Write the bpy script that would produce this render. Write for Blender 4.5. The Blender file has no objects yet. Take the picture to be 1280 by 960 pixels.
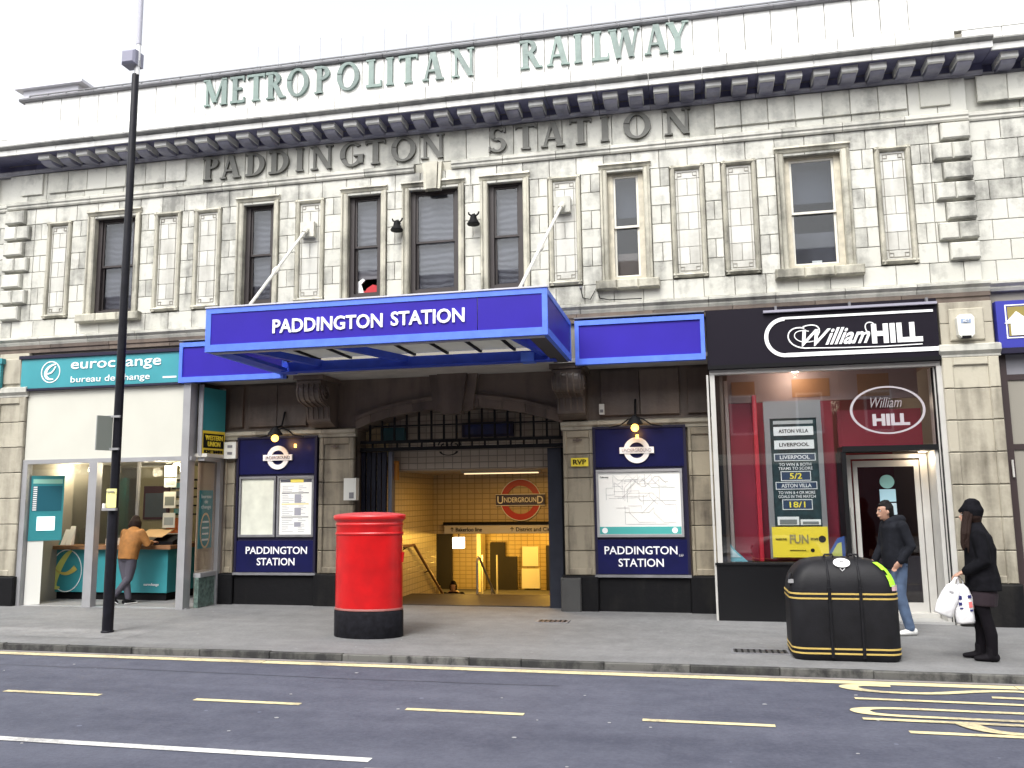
import bpy, bmesh, math, random
from mathutils import Vector, Matrix
random.seed(7)
S = bpy.context.scene
COL = S.collection
R = math.radians
PI = math.pi

# ------------------------------------------------------------------ camera
cam_d = bpy.data.cameras.new("camera"); cam = bpy.data.objects.new("camera", cam_d); COL.objects.link(cam)
YAW, PITCH, ROLL = R(11.7636), R(7.7382), R(-0.7323)
dv = Vector((-math.sin(YAW)*math.cos(PITCH), math.cos(YAW)*math.cos(PITCH), math.sin(PITCH)))
r0 = Vector((math.cos(YAW), math.sin(YAW), 0)); u0 = r0.cross(dv)
rv = math.cos(ROLL)*r0 + math.sin(ROLL)*u0
uv = -math.sin(ROLL)*r0 + math.cos(ROLL)*u0
m3 = Matrix((rv, uv, -dv)).transposed()
cam.matrix_world = Matrix.Translation((0, -12.85, 1.8)) @ m3.to_4x4()
cam_d.sensor_width = 36; cam_d.lens = 1050/1280*36; cam_d.clip_start = .1; cam_d.clip_end = 500
S.camera = cam

# ------------------------------------------------------------------ world, sun, exposure
W = bpy.data.worlds.new("World"); S.world = W; W.use_nodes = True
wn = W.node_tree; wn.nodes.clear()
sky = wn.nodes.new('ShaderNodeTexSky'); sky.sky_type = 'NISHITA'; sky.sun_disc = False
SUN_EL, SUN_AZ = R(52), R(195)      # azimuth clockwise from +Y: behind the camera, a little to the left
sky.sun_elevation = SUN_EL; sky.sun_rotation = SUN_AZ
sky.dust_density = 4; sky.air_density = 1.0
hs = wn.nodes.new('ShaderNodeHueSaturation'); hs.inputs['Saturation'].default_value = .14
hs.inputs['Value'].default_value = 1.0
bg = wn.nodes.new('ShaderNodeBackground'); bg.inputs['Strength'].default_value = .15
wo = wn.nodes.new('ShaderNodeOutputWorld')
wn.links.new(sky.outputs[0], hs.inputs['Color']); wn.links.new(hs.outputs[0], bg.inputs[0]); wn.links.new(bg.outputs[0], wo.inputs[0])
sd = bpy.data.lights.new("sun", 'SUN'); sd.energy = .52; sd.angle = R(18); sd.color = (1, .965, .9)
so = bpy.data.objects.new("sun", sd); COL.objects.link(so)
sdir = Vector((math.sin(SUN_AZ)*math.cos(SUN_EL), math.cos(SUN_AZ)*math.cos(SUN_EL), math.sin(SUN_EL)))
so.rotation_euler = sdir.to_track_quat('Z', 'Y').to_euler(); so.location = (0, -20, 30)
S.view_settings.view_transform = 'Standard'; S.view_settings.look = 'None'
S.view_settings.exposure = 1.44      # overcast day, exposed for the shaded shopfronts
LAMP = .4      # lamps and lit signs relative to that exposure; S.view_settings.gamma = 1
S.render.engine = 'CYCLES'
S.cycles.max_bounces = 6; S.cycles.transparent_max_bounces = 12

# ------------------------------------------------------------------ materials
MATS = {}
def nodes(m):
    m.use_nodes = True; nt = m.node_tree
    return nt, nt.nodes['Principled BSDF']
def mat(name, c, rough=.6, metal=0., var=.0, vscale=3., bump=0., bscale=60., emit=0., spec=.5, coat=0.):
    if name in MATS: return MATS[name]
    m = bpy.data.materials.new(name); nt, p = nodes(m)
    p.inputs['Base Color'].default_value = (*c, 1); p.inputs['Roughness'].default_value = rough
    p.inputs['Metallic'].default_value = metal; p.inputs['Specular IOR Level'].default_value = spec
    p.inputs['Coat Weight'].default_value = coat
    if var or bump: g = nt.nodes.new('ShaderNodeNewGeometry')
    if var:
        n = nt.nodes.new('ShaderNodeTexNoise'); n.inputs['Scale'].default_value = vscale; n.inputs['Detail'].default_value = 6
        nt.links.new(g.outputs['Position'], n.inputs['Vector'])
        mr = nt.nodes.new('ShaderNodeMapRange'); mr.inputs['From Min'].default_value = .3; mr.inputs['From Max'].default_value = .7
        mr.inputs['To Min'].default_value = 1-var; mr.inputs['To Max'].default_value = 1+var
        nt.links.new(n.outputs['Fac'], mr.inputs['Value'])
        vm = nt.nodes.new('ShaderNodeVectorMath'); vm.operation = 'SCALE'; vm.inputs[0].default_value = c
        nt.links.new(mr.outputs[0], vm.inputs['Scale']); nt.links.new(vm.outputs[0], p.inputs['Base Color'])
    if bump:
        n2 = nt.nodes.new('ShaderNodeTexNoise'); n2.inputs['Scale'].default_value = bscale; n2.inputs['Detail'].default_value = 4
        nt.links.new(g.outputs['Position'], n2.inputs['Vector'])
        b = nt.nodes.new('ShaderNodeBump'); b.inputs['Strength'].default_value = bump; b.inputs['Distance'].default_value = .01
        nt.links.new(n2.outputs['Fac'], b.inputs['Height']); nt.links.new(b.outputs[0], p.inputs['Normal'])
    if emit:
        p.inputs['Emission Color'].default_value = (*c, 1); p.inputs['Emission Strength'].default_value = emit*LAMP
    MATS[name] = m; return m

def stone(name, c1, c2, grime, glo, ghi, rough=.38, gz=None, streak=.5, gscale=1.6):
    """glazed or plain stone: each block its own tone, soot in patches and runs"""
    m = bpy.data.materials.new(name); nt, p = nodes(m); L = nt.links; N = nt.nodes.new
    g = N('ShaderNodeNewGeometry'); oi = N('ShaderNodeObjectInfo')
    mix = N('ShaderNodeMix'); mix.data_type = 'RGBA'
    mix.inputs[6].default_value = (*c1, 1); mix.inputs[7].default_value = (*c2, 1)
    L.new(oi.outputs['Random'], mix.inputs[0])
    n1 = N('ShaderNodeTexNoise'); n1.inputs['Scale'].default_value = gscale; n1.inputs['Detail'].default_value = 9; n1.inputs['Roughness'].default_value = .68
    L.new(g.outputs['Position'], n1.inputs['Vector'])
    mp = N('ShaderNodeMapping'); mp.inputs['Scale'].default_value = (5.5, 5.5, .7); L.new(g.outputs['Position'], mp.inputs['Vector'])
    n2 = N('ShaderNodeTexNoise'); n2.inputs['Scale'].default_value = 1.0; n2.inputs['Detail'].default_value = 5
    L.new(mp.outputs[0], n2.inputs['Vector'])
    ms = N('ShaderNodeMix'); ms.inputs[0].default_value = streak
    L.new(n1.outputs['Fac'], ms.inputs[2]); L.new(n2.outputs['Fac'], ms.inputs[3])
    add = N('ShaderNodeMath'); add.operation = 'ADD'; L.new(ms.outputs[0], add.inputs[0])
    rm = N('ShaderNodeMath'); rm.operation = 'MULTIPLY_ADD'; L.new(oi.outputs['Random'], rm.inputs[0]); rm.inputs[1].default_value = .10; rm.inputs[2].default_value = -.05
    L.new(rm.outputs[0], add.inputs[1])
    n0 = N('ShaderNodeTexNoise'); n0.inputs['Scale'].default_value = .42; n0.inputs['Detail'].default_value = 2; L.new(g.outputs['Position'], n0.inputs['Vector'])
    a0 = N('ShaderNodeMath'); a0.operation = 'MULTIPLY_ADD'; a0.inputs[1].default_value = .34; a0.inputs[2].default_value = -.17; L.new(n0.outputs['Fac'], a0.inputs[0])
    a1 = N('ShaderNodeMath'); a1.operation = 'ADD'; L.new(add.outputs[0], a1.inputs[0]); L.new(a0.outputs[0], a1.inputs[1]); add = a1
    src = add
    if gz:   # soot gathers towards the weathered level z1 (rain does not wash it under the cornice)
        sx = N('ShaderNodeSeparateXYZ'); L.new(g.outputs['Position'], sx.inputs[0])
        mz = N('ShaderNodeMapRange'); mz.inputs['From Min'].default_value = gz[0]; mz.inputs['From Max'].default_value = gz[1]
        mz.inputs['To Min'].default_value = gz[2]; mz.inputs['To Max'].default_value = gz[3]
        L.new(sx.outputs['Z'], mz.inputs['Value'])
        a2 = N('ShaderNodeMath'); a2.operation = 'ADD'; L.new(add.outputs[0], a2.inputs[0]); L.new(mz.outputs[0], a2.inputs[1]); src = a2
    mr = N('ShaderNodeMapRange'); mr.inputs['From Min'].default_value = glo; mr.inputs['From Max'].default_value = ghi; L.new(src.outputs[0], mr.inputs['Value'])
    mix2 = N('ShaderNodeMix'); mix2.data_type = 'RGBA'; mix2.inputs[7].default_value = (*grime, 1)
    L.new(mr.outputs[0], mix2.inputs[0]); L.new(mix.outputs[2], mix2.inputs[6]); L.new(mix2.outputs[2], p.inputs['Base Color'])
    p.inputs['Roughness'].default_value = rough
    n3 = N('ShaderNodeTexNoise'); n3.inputs['Scale'].default_value = 14; n3.inputs['Detail'].default_value = 5; L.new(g.outputs['Position'], n3.inputs['Vector'])
    b = N('ShaderNodeBump'); b.inputs['Strength'].default_value = .25; b.inputs['Distance'].default_value = .02
    L.new(n3.outputs['Fac'], b.inputs['Height']); L.new(b.outputs[0], p.inputs['Normal'])
    return m

def glass(name, tint=(1, 1, 1), refl=.09, rough=.02, dirt=0.):
    m = bpy.data.materials.new(name); m.use_nodes = True; nt = m.node_tree; nt.nodes.clear(); N = nt.nodes.new; L = nt.links
    o = N('ShaderNodeOutputMaterial'); t = N('ShaderNodeBsdfTransparent'); t.inputs[0].default_value = (*tint, 1)
    gl = N('ShaderNodeBsdfGlossy'); gl.inputs['Roughness'].default_value = rough
    lw = N('ShaderNodeLayerWeight'); lw.inputs[0].default_value = .5
    fr = N('ShaderNodeMath'); fr.operation = 'POWER'; fr.inputs[1].default_value = 4.; L.new(lw.outputs['Facing'], fr.inputs[0])
    mx = N('ShaderNodeMixShader'); a = N('ShaderNodeMath'); a.operation = 'MULTIPLY_ADD'; a.inputs[1].default_value = .8; a.inputs[2].default_value = refl
    L.new(fr.outputs[0], a.inputs[0]); L.new(a.outputs[0], mx.inputs[0]); L.new(t.outputs[0], mx.inputs[1]); L.new(gl.outputs[0], mx.inputs[2])
    L.new(mx.outputs[0], o.inputs[0]); return m

M_tile = stone('glazed stone', (.55, .545, .49), (.49, .485, .43), (.17, .168, .15), .475, .655, gz=(5.0, 7.3, -.05, .03), gscale=2.0, streak=.35)
M_frieze = stone('frieze stone', (.60, .595, .53), (.50, .495, .43), (.18, .18, .16), .48, .72, gscale=2.6, streak=.3)
M_white = stone('parapet stone', (.74, .74, .71), (.66, .66, .63), (.36, .36, .34), .50, .80, rough=.3)
M_panelw = stone('white tile', (.57, .565, .52), (.51, .505, .46), (.30, .29, .255), .50, .75, rough=.35)
M_mould = stone('moulding stone', (.52, .50, .41), (.45, .43, .35), (.13, .125, .10), .45, .66, gscale=2.5)
M_cornice = stone('cornice stone', (.56, .55, .49), (.47, .465, .41), (.17, .17, .155), .44, .76, gscale=2.2, streak=.6)
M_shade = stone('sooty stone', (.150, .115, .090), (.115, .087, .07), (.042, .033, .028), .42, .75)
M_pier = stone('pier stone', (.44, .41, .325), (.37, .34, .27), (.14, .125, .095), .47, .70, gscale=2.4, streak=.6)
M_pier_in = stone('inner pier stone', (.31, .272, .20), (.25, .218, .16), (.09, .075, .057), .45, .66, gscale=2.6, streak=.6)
M_plinth = stone('black granite', (.0065, .0065, .0075), (.005, .005, .006), (.020, .019, .017), .54, .8, rough=.6)
M_plinth.node_tree.nodes['Principled BSDF'].inputs['Specular IOR Level'].default_value = .15
M_joint = mat('joint mortar', (.24, .225, .19), .9)
M_pjoint = mat('pale mortar', (.36, .34, .28), .9)
M_corshade = stone('cornice painted shade', (.16, .16, .26), (.13, .13, .22), (.05, .05, .09), .45, .8)  # bluish dark stone; the shadow under the cornice put into its colour
M_bodyst = stone('modillion painted shade', (.30, .30, .37), (.24, .24, .31), (.13, .13, .17), .45, .7)  # darker, bluer copy of the modillion stone with its shade painted in
M_bedst = stone('bed mould stone', (.38, .38, .42), (.30, .30, .34), (.16, .16, .19), .45, .7)  # blue grey tone paints the cornice's shade onto the bed mould
M_crown = stone('cornice crown stone', (.30, .30, .28), (.24, .24, .225), (.10, .10, .10), .42, .7, gscale=3)
M_capst = stone('modillion stone', (.74, .74, .70), (.64, .64, .61), (.34, .34, .33), .5, .8)
M_letter = stone('letter stone', (.10, .10, .085), (.085, .085, .07), (.05, .05, .04), .45, .8)
M_letterg = stone('letter green', (.17, .235, .21), (.14, .20, .18), (.08, .10, .095), .46, .74)
M_bluep = mat('blue enamel panel', (.026, .013, .30), .42, spec=.25, var=.10, vscale=1.5)
M_bluet = mat('blue painted trim', (.085, .18, .74), .42, var=.12, vscale=6)
M_blued = mat('blue painted beam', (.03, .075, .55), .45, var=.12, vscale=5)
M_navy = mat('navy enamel', (.006, .007, .055), .3, spec=.35, var=.15, vscale=4)
M_navyd = mat('navy frame', (.012, .010, .03), .5, spec=.3)
M_wletter = mat('white lettering', (.85, .85, .85), .4)
M_lead = mat('lead', (.16, .16, .17), .6, var=.2, vscale=5)
M_brownw = mat('dark sash wood', (.028, .021, .021), .55, var=.2, vscale=10)
M_creamw = mat('cream sash paint', (.50, .46, .36), .5, var=.2, vscale=8)
M_whitew = mat('white sash paint', (.66, .64, .57), .45)
M_blind = mat('grey blind', (.075, .072, .085), .5, var=.14, vscale=4, bump=.5, bscale=6)
_n = M_blind.node_tree; _w = _n.nodes.new('ShaderNodeTexWave'); _w.bands_direction = 'Z'; _w.inputs['Scale'].default_value = 3.0; _w.inputs['Distortion'].default_value = 5; _w.inputs['Detail'].default_value = 3
_g = _n.nodes.new('ShaderNodeNewGeometry'); _n.links.new(_g.outputs['Position'], _w.inputs['Vector'])
_b = [q for q in _n.nodes if q.type == 'BUMP'][0]; _n.links.new(_w.outputs['Fac'], _b.inputs['Height']); _b.inputs['Distance'].default_value = .03; _b.inputs['Strength'].default_value = .16
M_dark = mat('dark room', (.02, .018, .018), .8)
M_black = mat('black paint', (.008, .008, .009), .6, spec=.12)
M_alu = mat('grey aluminium', (.36, .36, .37), .38, metal=.35, var=.08, vscale=3)
M_aluw = mat('pale aluminium', (.52, .51, .48), .4, metal=.2, var=.08, vscale=3)
M_teal = mat('teal sign', (.035, .24, .27), .35, var=.06, vscale=3)
M_tealp = mat('teal counter', (.03, .23, .26), .45, var=.1, vscale=2)
M_cream = mat('cream blank panel', (.53, .525, .46), .5, var=.03, vscale=2)
M_wood = mat('brown wood', (.22, .11, .05), .5, var=.25, vscale=9)
M_yellow = mat('yellow', (.78, .62, .04), .5)
M_paper = mat('paper', (.78, .78, .74), .6)
M_red = mat('pillar box red', (.44, .003, .004), .30, var=.16, vscale=5, bump=.16, bscale=22, spec=.5, coat=.15)
M_blackr = mat('black base paint', (.009, .009, .012), .55, spec=.15, var=.4, vscale=14, bump=.3, bscale=30)
M_glass = glass('shop glass', (.97, .98, .98), .11)
M_pane = glass('window glass', (.88, .90, .92), .035)
M_white_s = mat('white sticker', (.8, .8, .8), .5)
M_postm = mat('lamp post paint', (.007, .007, .011), .42, spec=.22, var=.3, vscale=9, bump=.2, bscale=40)

def asphalt(name, c, c2, sc=5., rough=.85, bump=.4, blotch=.35):
    m = bpy.data.materials.new(name); nt, p = nodes(m); L = nt.links; N = nt.nodes.new
    g = N('ShaderNodeNewGeometry')
    a = N('ShaderNodeTexNoise'); a.inputs['Scale'].default_value = .55; a.inputs['Detail'].default_value = 8; a.inputs['Roughness'].default_value = .6
    b = N('ShaderNodeTexNoise'); b.inputs['Scale'].default_value = 90; b.inputs['Detail'].default_value = 3
    mp = N('ShaderNodeMapping'); mp.inputs['Scale'].default_value = (.35, 2.2, 1); L.new(g.outputs['Position'], mp.inputs[0])
    L.new(mp.outputs[0], a.inputs['Vector']); L.new(g.outputs['Position'], b.inputs['Vector'])
    q1 = N('ShaderNodeTexNoise'); q1.inputs['Scale'].default_value = 26; q1.inputs['Detail'].default_value = 6; q1.inputs['Roughness'].default_value = .75
    q2 = N('ShaderNodeTexNoise'); q2.inputs['Scale'].default_value = 3.2; q2.inputs['Detail'].default_value = 7; q2.inputs['Roughness'].default_value = .7
    L.new(g.outputs['Position'], q1.inputs['Vector']); L.new(g.outputs['Position'], q2.inputs['Vector'])
    qm = N('ShaderNodeMix'); qm.inputs[0].default_value = .5; L.new(q1.outputs['Fac'], qm.inputs[2]); L.new(q2.outputs['Fac'], qm.inputs[3])
    ad = N('ShaderNodeMix'); ad.inputs[0].default_value = .62; L.new(a.outputs['Fac'], ad.inputs[2]); L.new(qm.outputs[0], ad.inputs[3])
    r = N('ShaderNodeMapRange'); r.inputs['From Min'].default_value = .41; r.inputs['From Max'].default_value = .59; L.new(ad.outputs[0], r.inputs['Value'])
    mx = N('ShaderNodeMix'); mx.data_type = 'RGBA'; mx.inputs[6].default_value = (*c, 1); mx.inputs[7].default_value = (*c2, 1)
    L.new(r.outputs[0], mx.inputs[0])
    v = N('ShaderNodeTexVoronoi'); v.inputs['Scale'].default_value = 2.1; L.new(g.outputs['Position'], v.inputs['Vector'])
    vr = N('ShaderNodeMath'); vr.operation = 'LESS_THAN'; vr.inputs[1].default_value = .045; L.new(v.outputs['Distance'], vr.inputs[0])
    vm = N('ShaderNodeMath'); vm.operation = 'MULTIPLY'; vm.inputs[1].default_value = blotch; L.new(vr.outputs[0], vm.inputs[0])
    m2 = N('ShaderNodeMix'); m2.data_type = 'RGBA'; m2.inputs[7].default_value = tuple(min(1, x*2.6) for x in c2)+(1,)
    L.new(vm.outputs[0], m2.inputs[0]); L.new(mx.outputs[2], m2.inputs[6]); L.new(m2.outputs[2], p.inputs['Base Color'])
    p.inputs['Roughness'].default_value = rough
    bu = N('ShaderNodeBump'); bu.inputs['Strength'].default_value = bump; bu.inputs['Distance'].default_value = .01
    L.new(qm.outputs[0], bu.inputs['Height']); L.new(bu.outputs[0], p.inputs['Normal'])
    return m
M_road = asphalt('road asphalt', (.042, .046, .070), (.084, .089, .120), rough=.8, bump=.7)
M_pave = asphalt('pavement asphalt', (.118, .119, .121), (.190, .191, .192), blotch=.18, rough=.8)
M_kerb = stone('kerb granite', (.12, .118, .11), (.06, .06, .055), (.022, .022, .022), .44, .58, rough=.85, gscale=9)

# ------------------------------------------------------------------ mesh building
def wl(o):
    v = Vector((0, 0, 0))
    while o: v += o.location; o = o.parent
    return v
class MB:
    def __init__(s): s.v = []; s.f = []
    def add(s, vs, fs):
        n = len(s.v); s.v += [tuple(v) for v in vs]; s.f += [tuple(i+n for i in f) for f in fs]; return s
    def box(s, x0, x1, y0, y1, z0, z1):
        return s.add([(x0,y0,z0),(x1,y0,z0),(x1,y1,z0),(x0,y1,z0),(x0,y0,z1),(x1,y0,z1),(x1,y1,z1),(x0,y1,z1)],
                     [(0,3,2,1),(4,5,6,7),(0,1,5,4),(1,2,6,5),(2,3,7,6),(3,0,4,7)])
    def block(s, x0, x1, y0, y1, z0, z1, c=.012):      # front edges chamfered
        return s.add([(x0,y1,z0),(x1,y1,z0),(x1,y1,z1),(x0,y1,z1),(x0,y0+c,z0),(x1,y0+c,z0),(x1,y0+c,z1),(x0,y0+c,z1),
                      (x0+c,y0,z0+c),(x1-c,y0,z0+c),(x1-c,y0,z1-c),(x0+c,y0,z1-c)],
                     [(0,4,5,1)[::-1],(1,2,6,5),(2,3,7,6),(3,0,4,7),(4,5,9,8),(5,6,10,9),(6,7,11,10),(7,4,8,11),(8,9,10,11),(0,1,2,3)])
    def prism(s, poly, a0, a1, axis='y'):              # poly = [(p,q)] extruded along axis
        n = len(poly)
        def P(p, q, a): return {'y': (p, a, q), 'x': (a, p, q), 'z': (p, q, a)}[axis]
        vs = [P(p, q, a0) for p, q in poly] + [P(p, q, a1) for p, q in poly]
        return s.add(vs, [tuple(range(n)), tuple(range(n, 2*n))[::-1]] + [(i, i+n, (i+1) % n+n, (i+1) % n) for i in range(n)])
    def strip(s, A, B, a0, a1, axis='y'):              # quads between two polylines, extruded
        for i in range(len(A)-1): s.prism([A[i], A[i+1], B[i+1], B[i]], a0, a1, axis)
        return s
    def tube(s, pts, r, n=8, up=Vector((0, 0, 1)), cap=True):
        """r: number, list of numbers or list of (ru, rv); rings perpendicular to the path, rounded caps"""
        pts = [Vector(p) for p in pts]; k = len(pts)
        if not isinstance(r, (list, tuple)): r = [r]*k
        rings = []
        for i, p in enumerate(pts):
            t = (pts[min(i+1, k-1)]-pts[max(i-1, 0)]).normalized()
            a = up.cross(t) if not rings else rings[-1][1]-t*rings[-1][1].dot(t)
            if a.length < .15: a = Vector((0, 1, 0)).cross(t)
            if a.length < .15: a = Vector((1, 0, 0)).cross(t)
            a.normalize(); b = t.cross(a)
            ru, rw = r[i] if isinstance(r[i], (list, tuple)) else (r[i], r[i])
            rings.append((p, a, b, ru, rw, t))
        vs = []; 
        seq = []
        if cap == 'round':
            p, a, b, ru, rw, t = rings[0]; q = min(ru, rw)
            for h, e in ((.95, .31), (.6, .8)): seq.append((p-t*q*h, a, b, ru*e, rw*e))
        for x in rings: seq.append(x[:5])
        if cap == 'round':
            p, a, b, ru, rw, t = rings[-1]; q = min(ru, rw)
            for h, e in ((.6, .8), (.95, .31)): seq.append((p+t*q*h, a, b, ru*e, rw*e))
        for p, a, b, ru, rw in seq:
            for j in range(n):
                an = 2*PI*j/n; vs.append(p+a*ru*math.cos(an)+b*rw*math.sin(an))
        m = len(seq); fs = [(i*n+j, i*n+(j+1) % n, (i+1)*n+(j+1) % n, (i+1)*n+j) for i in range(m-1) for j in range(n)]
        if cap: fs += [tuple(range(n))[::-1], tuple(range((m-1)*n, m*n))]
        return s.add(vs, fs)
    def lathe(s, prof, cx=0, cy=0, n=32, sx=1., sy=1., cap=True):   # prof = [(radius, z)]
        vs = [(cx+r*sx*math.cos(2*PI*j/n), cy+r*sy*math.sin(2*PI*j/n), z) for r, z in prof for j in range(n)]
        m = len(prof); fs = [(i*n+j, i*n+(j+1) % n, (i+1)*n+(j+1) % n, (i+1)*n+j) for i in range(m-1) for j in range(n)]
        if cap: fs += [tuple(range(n))[::-1], tuple(range((m-1)*n, m*n))]
        return s.add(vs, fs)
    def ball(s, c, r, n=12, sx=1, sy=1, sz=1):
        m = n//2; prof = [(max(r*math.sin(PI*i/m), 1e-4), r*math.cos(PI*i/m)) for i in range(m+1)]
        k = len(s.v); s.lathe(prof[::-1], 0, 0, n)
        s.v[k:] = [(c[0]+x*sx, c[1]+y*sy, c[2]+z*sz) for x, y, z in s.v[k:]]
        return s
    def ring(s, cx, cz, ro, ri, y0, y1, n=40, sx=1., sz=1., a0=0, a1=2*PI):
        k = n if a1-a0 >= 2*PI-1e-6 else n+1
        P = [(math.cos(a0+(a1-a0)*j/n), math.sin(a0+(a1-a0)*j/n)) for j in range(k)]
        if k == n: P.append(P[0])
        return s.strip([(cx+ro*c*sx, cz+ro*q*sz) for c, q in P], [(cx+ri*c*sx, cz+ri*q*sz) for c, q in P], y0, y1)
    def disc(s, cx, cz, r, y0, y1, n=32, sx=1., sz=1.):
        return s.prism([(cx+r*sx*math.cos(2*PI*j/n), cz+r*sz*math.sin(2*PI*j/n)) for j in range(n)], y0, y1)
    def xf(s, M, start=0):
        s.v[start:] = [tuple(M @ Vector(v)) for v in s.v[start:]]; return s
    def mesh(s, name, off=Vector((0, 0, 0)), smooth=False):
        me = bpy.data.meshes.new(name)
        me.from_pydata([(v[0]-off[0], v[1]-off[1], v[2]-off[2]) for v in s.v], [], s.f)
        b = bmesh.new(); b.from_mesh(me); bmesh.ops.recalc_face_normals(b, faces=b.faces); b.to_mesh(me); b.free()
        if smooth:
            for p in me.polygons: p.use_smooth = True
        return me
    def build(s, name, m, parent=None, smooth=False, auto=None):
        me = s.mesh(name, wl(parent), smooth or auto is not None)
        if auto is not None: me.set_sharp_from_angle(angle=R(auto))
        me.materials.append(m)
        o = bpy.data.objects.new(name, me); COL.objects.link(o); o.parent = parent; return o
CACHE = {}
def piece(name, key, fn, m, parent, loc):
    """alike pieces share one mesh; loc is in world space"""
    k = (key, m.name)
    if k not in CACHE:
        me = fn(MB()).mesh(name); me.materials.append(m); CACHE[k] = me
    o = bpy.data.objects.new(name, CACHE[k]); COL.objects.link(o); o.parent = parent
    o.location = Vector(loc)-wl(parent); return o
def blk(name, x0, x1, y0, y1, z0, z1, m, parent, g=.0035, c=.006, jit=.004):
    w, d, h = round(x1-x0-2*g, 3), round(y1-y0, 3), round(z1-z0-2*g, 3)
    return piece(name, ('blk', w, d, h, c), lambda b: b.block(0, w, 0, d, 0, h, c), m, parent, (x0+g, y0-random.random()*jit, z0+g))
def thing(name, label, cat, loc=(0, 0, 0), group=None):
    o = bpy.data.objects.new(name, None); COL.objects.link(o); o.location = loc; o.empty_display_size = .2
    o['label'] = label; o['category'] = cat
    if group: o['group'] = group
    return o
def tag(o, label, cat, group=None):
    o['label'] = label; o['category'] = cat
    if group: o['group'] = group
    return o
def structure(o): o['kind'] = 'structure'; return o
def bx(name, x0, x1, y0, y1, z0, z1, m, parent): return MB().box(x0, x1, y0, y1, z0, z1).build(name, m, parent)
DG = None
def text(name, s, org, w, h, m, parent, bold=0., depth=.01, RV=(1, 0, 0), UV=(0, 0, 1), shear=0., space=1., cap=None):
    """lettering fitted to width w and height h, centred at org, raised by depth towards the viewer"""
    cu = bpy.data.curves.new('t', 'FONT'); cu.body = s; cu.offset = bold; cu.extrude = .5; cu.resolution_u = 3
    cu.shear = shear; cu.space_character = space; cu.align_x = 'CENTER'
    cu.space_line = .95
    t = bpy.data.objects.new('t', cu); COL.objects.link(t); dg = bpy.context.evaluated_depsgraph_get()
    me = bpy.data.meshes.new_from_object(t.evaluated_get(dg)); bpy.data.objects.remove(t); bpy.data.curves.remove(cu)
    xs = [v.co.x for v in me.vertices]; ys = [v.co.y for v in me.vertices]
    cx, cy = (min(xs)+max(xs))/2, (min(ys)+max(ys))/2; kx = w/(max(xs)-min(xs)); ky = h/(max(ys)-min(ys)) if h else kx
    RV, UV = Vector(RV), Vector(UV); NV = RV.cross(UV); o0 = Vector(org)-wl(parent)
    for v in me.vertices: v.co = o0 + RV*((v.co.x-cx)*kx) + UV*((v.co.y-cy)*ky) + NV*((v.co.z+.5)*depth)
    me.name = name; me.materials.clear(); me.materials.append(m)
    o = bpy.data.objects.new(name, me); COL.objects.link(o); o.parent = parent; return o
def gz(x): return -0.0047*(x-3.5)          # the street falls gently to the right
def ribbon(b, pts, w, z0, z1, pen=1.):
    """flat stroke on the ground; pen < 1 widens it along x"""
    P = [Vector((x*pen, y)) for x, y in pts]; A = []; B = []
    for i, p in enumerate(P):
        t = (P[min(i+1, len(P)-1)]-P[max(i-1, 0)]).normalized(); n = Vector((-t.y, t.x))*w/2
        A.append((p+n)); B.append((p-n))
    for i in range(len(P)-1):
        q = [A[i], A[i+1], B[i+1], B[i]]
        b.add([(v.x/pen, v.y, gz(v.x/pen)+z1) for v in q], [(0, 1, 2, 3)])
    return b

# ------------------------------------------------------------------ GROUND
def sheet(name, x0, x1, y0, y1, dz, m, nx=1):
    b = MB(); b.add([(x0, y0, gz(x0)+dz), (x1, y0, gz(x1)+dz), (x1, y1, gz(x1)+dz), (x0, y1, gz(x0)+dz)], [(0, 1, 2, 3)])
    return structure(b.build(name, m))
RD = -.08
ground = sheet('ground', -150, 150, -150, 150, -.5, mat('far ground', (.12, .12, .12), .9))
road = sheet('road', -80, 80, -14.4, -3.3, RD, M_road)
pave = sheet('pavement', -80, 80, -3.36, 2.6, 0, M_pave)
sheet('far_pavement', -80, 80, -25, -14.4, .02, M_pave)
kerb = structure(bpy.data.objects.new('kerb', None)); COL.objects.link(kerb)
x = -22.0
while x < 14:
    L_ = .915 if random.random() < .8 else .6
    g_ = gz(x)
    o = piece('kerb_stone', ('kerb', L_), lambda b: b.block(.002, L_-.002, 0, .062, -.3, 0, .010), M_kerb, kerb, (x, -3.42+random.random()*.006, g_+.001-random.random()*.005))
    x += L_
def wornpaint(name, c):
    m = mat(name, c, .75, bump=.4, bscale=30); nt = m.node_tree; N = nt.nodes.new; L = nt.links; p = nt.nodes['Principled BSDF']
    g = N('ShaderNodeNewGeometry'); n = N('ShaderNodeTexNoise'); n.inputs['Scale'].default_value = 16; n.inputs['Detail'].default_value = 9; n.inputs['Roughness'].default_value = .8
    L.new(g.outputs['Position'], n.inputs['Vector']); n2 = N('ShaderNodeTexNoise'); n2.inputs['Scale'].default_value = 1.3; L.new(g.outputs['Position'], n2.inputs['Vector'])
    a = N('ShaderNodeMix'); a.inputs[0].default_value = .45; L.new(n.outputs['Fac'], a.inputs[2]); L.new(n2.outputs['Fac'], a.inputs[3])
    r_ = N('ShaderNodeMapRange'); r_.inputs['From Min'].default_value = .47; r_.inputs['From Max'].default_value = .62; r_.inputs['To Max'].default_value = .75; L.new(a.outputs[0], r_.inputs['Value'])
    x = N('ShaderNodeMix'); x.data_type = 'RGBA'; x.inputs[6].default_value = (*c, 1); x.inputs[7].default_value = (.13, .12, .12, 1); L.new(r_.outputs[0], x.inputs[0]); L.new(x.outputs[2], p.inputs['Base Color']); return m
M_yl = wornpaint('yellow road paint', (.64, .55, .31))
M_wl = wornpaint('white road paint', (.62, .62, .60))
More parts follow.
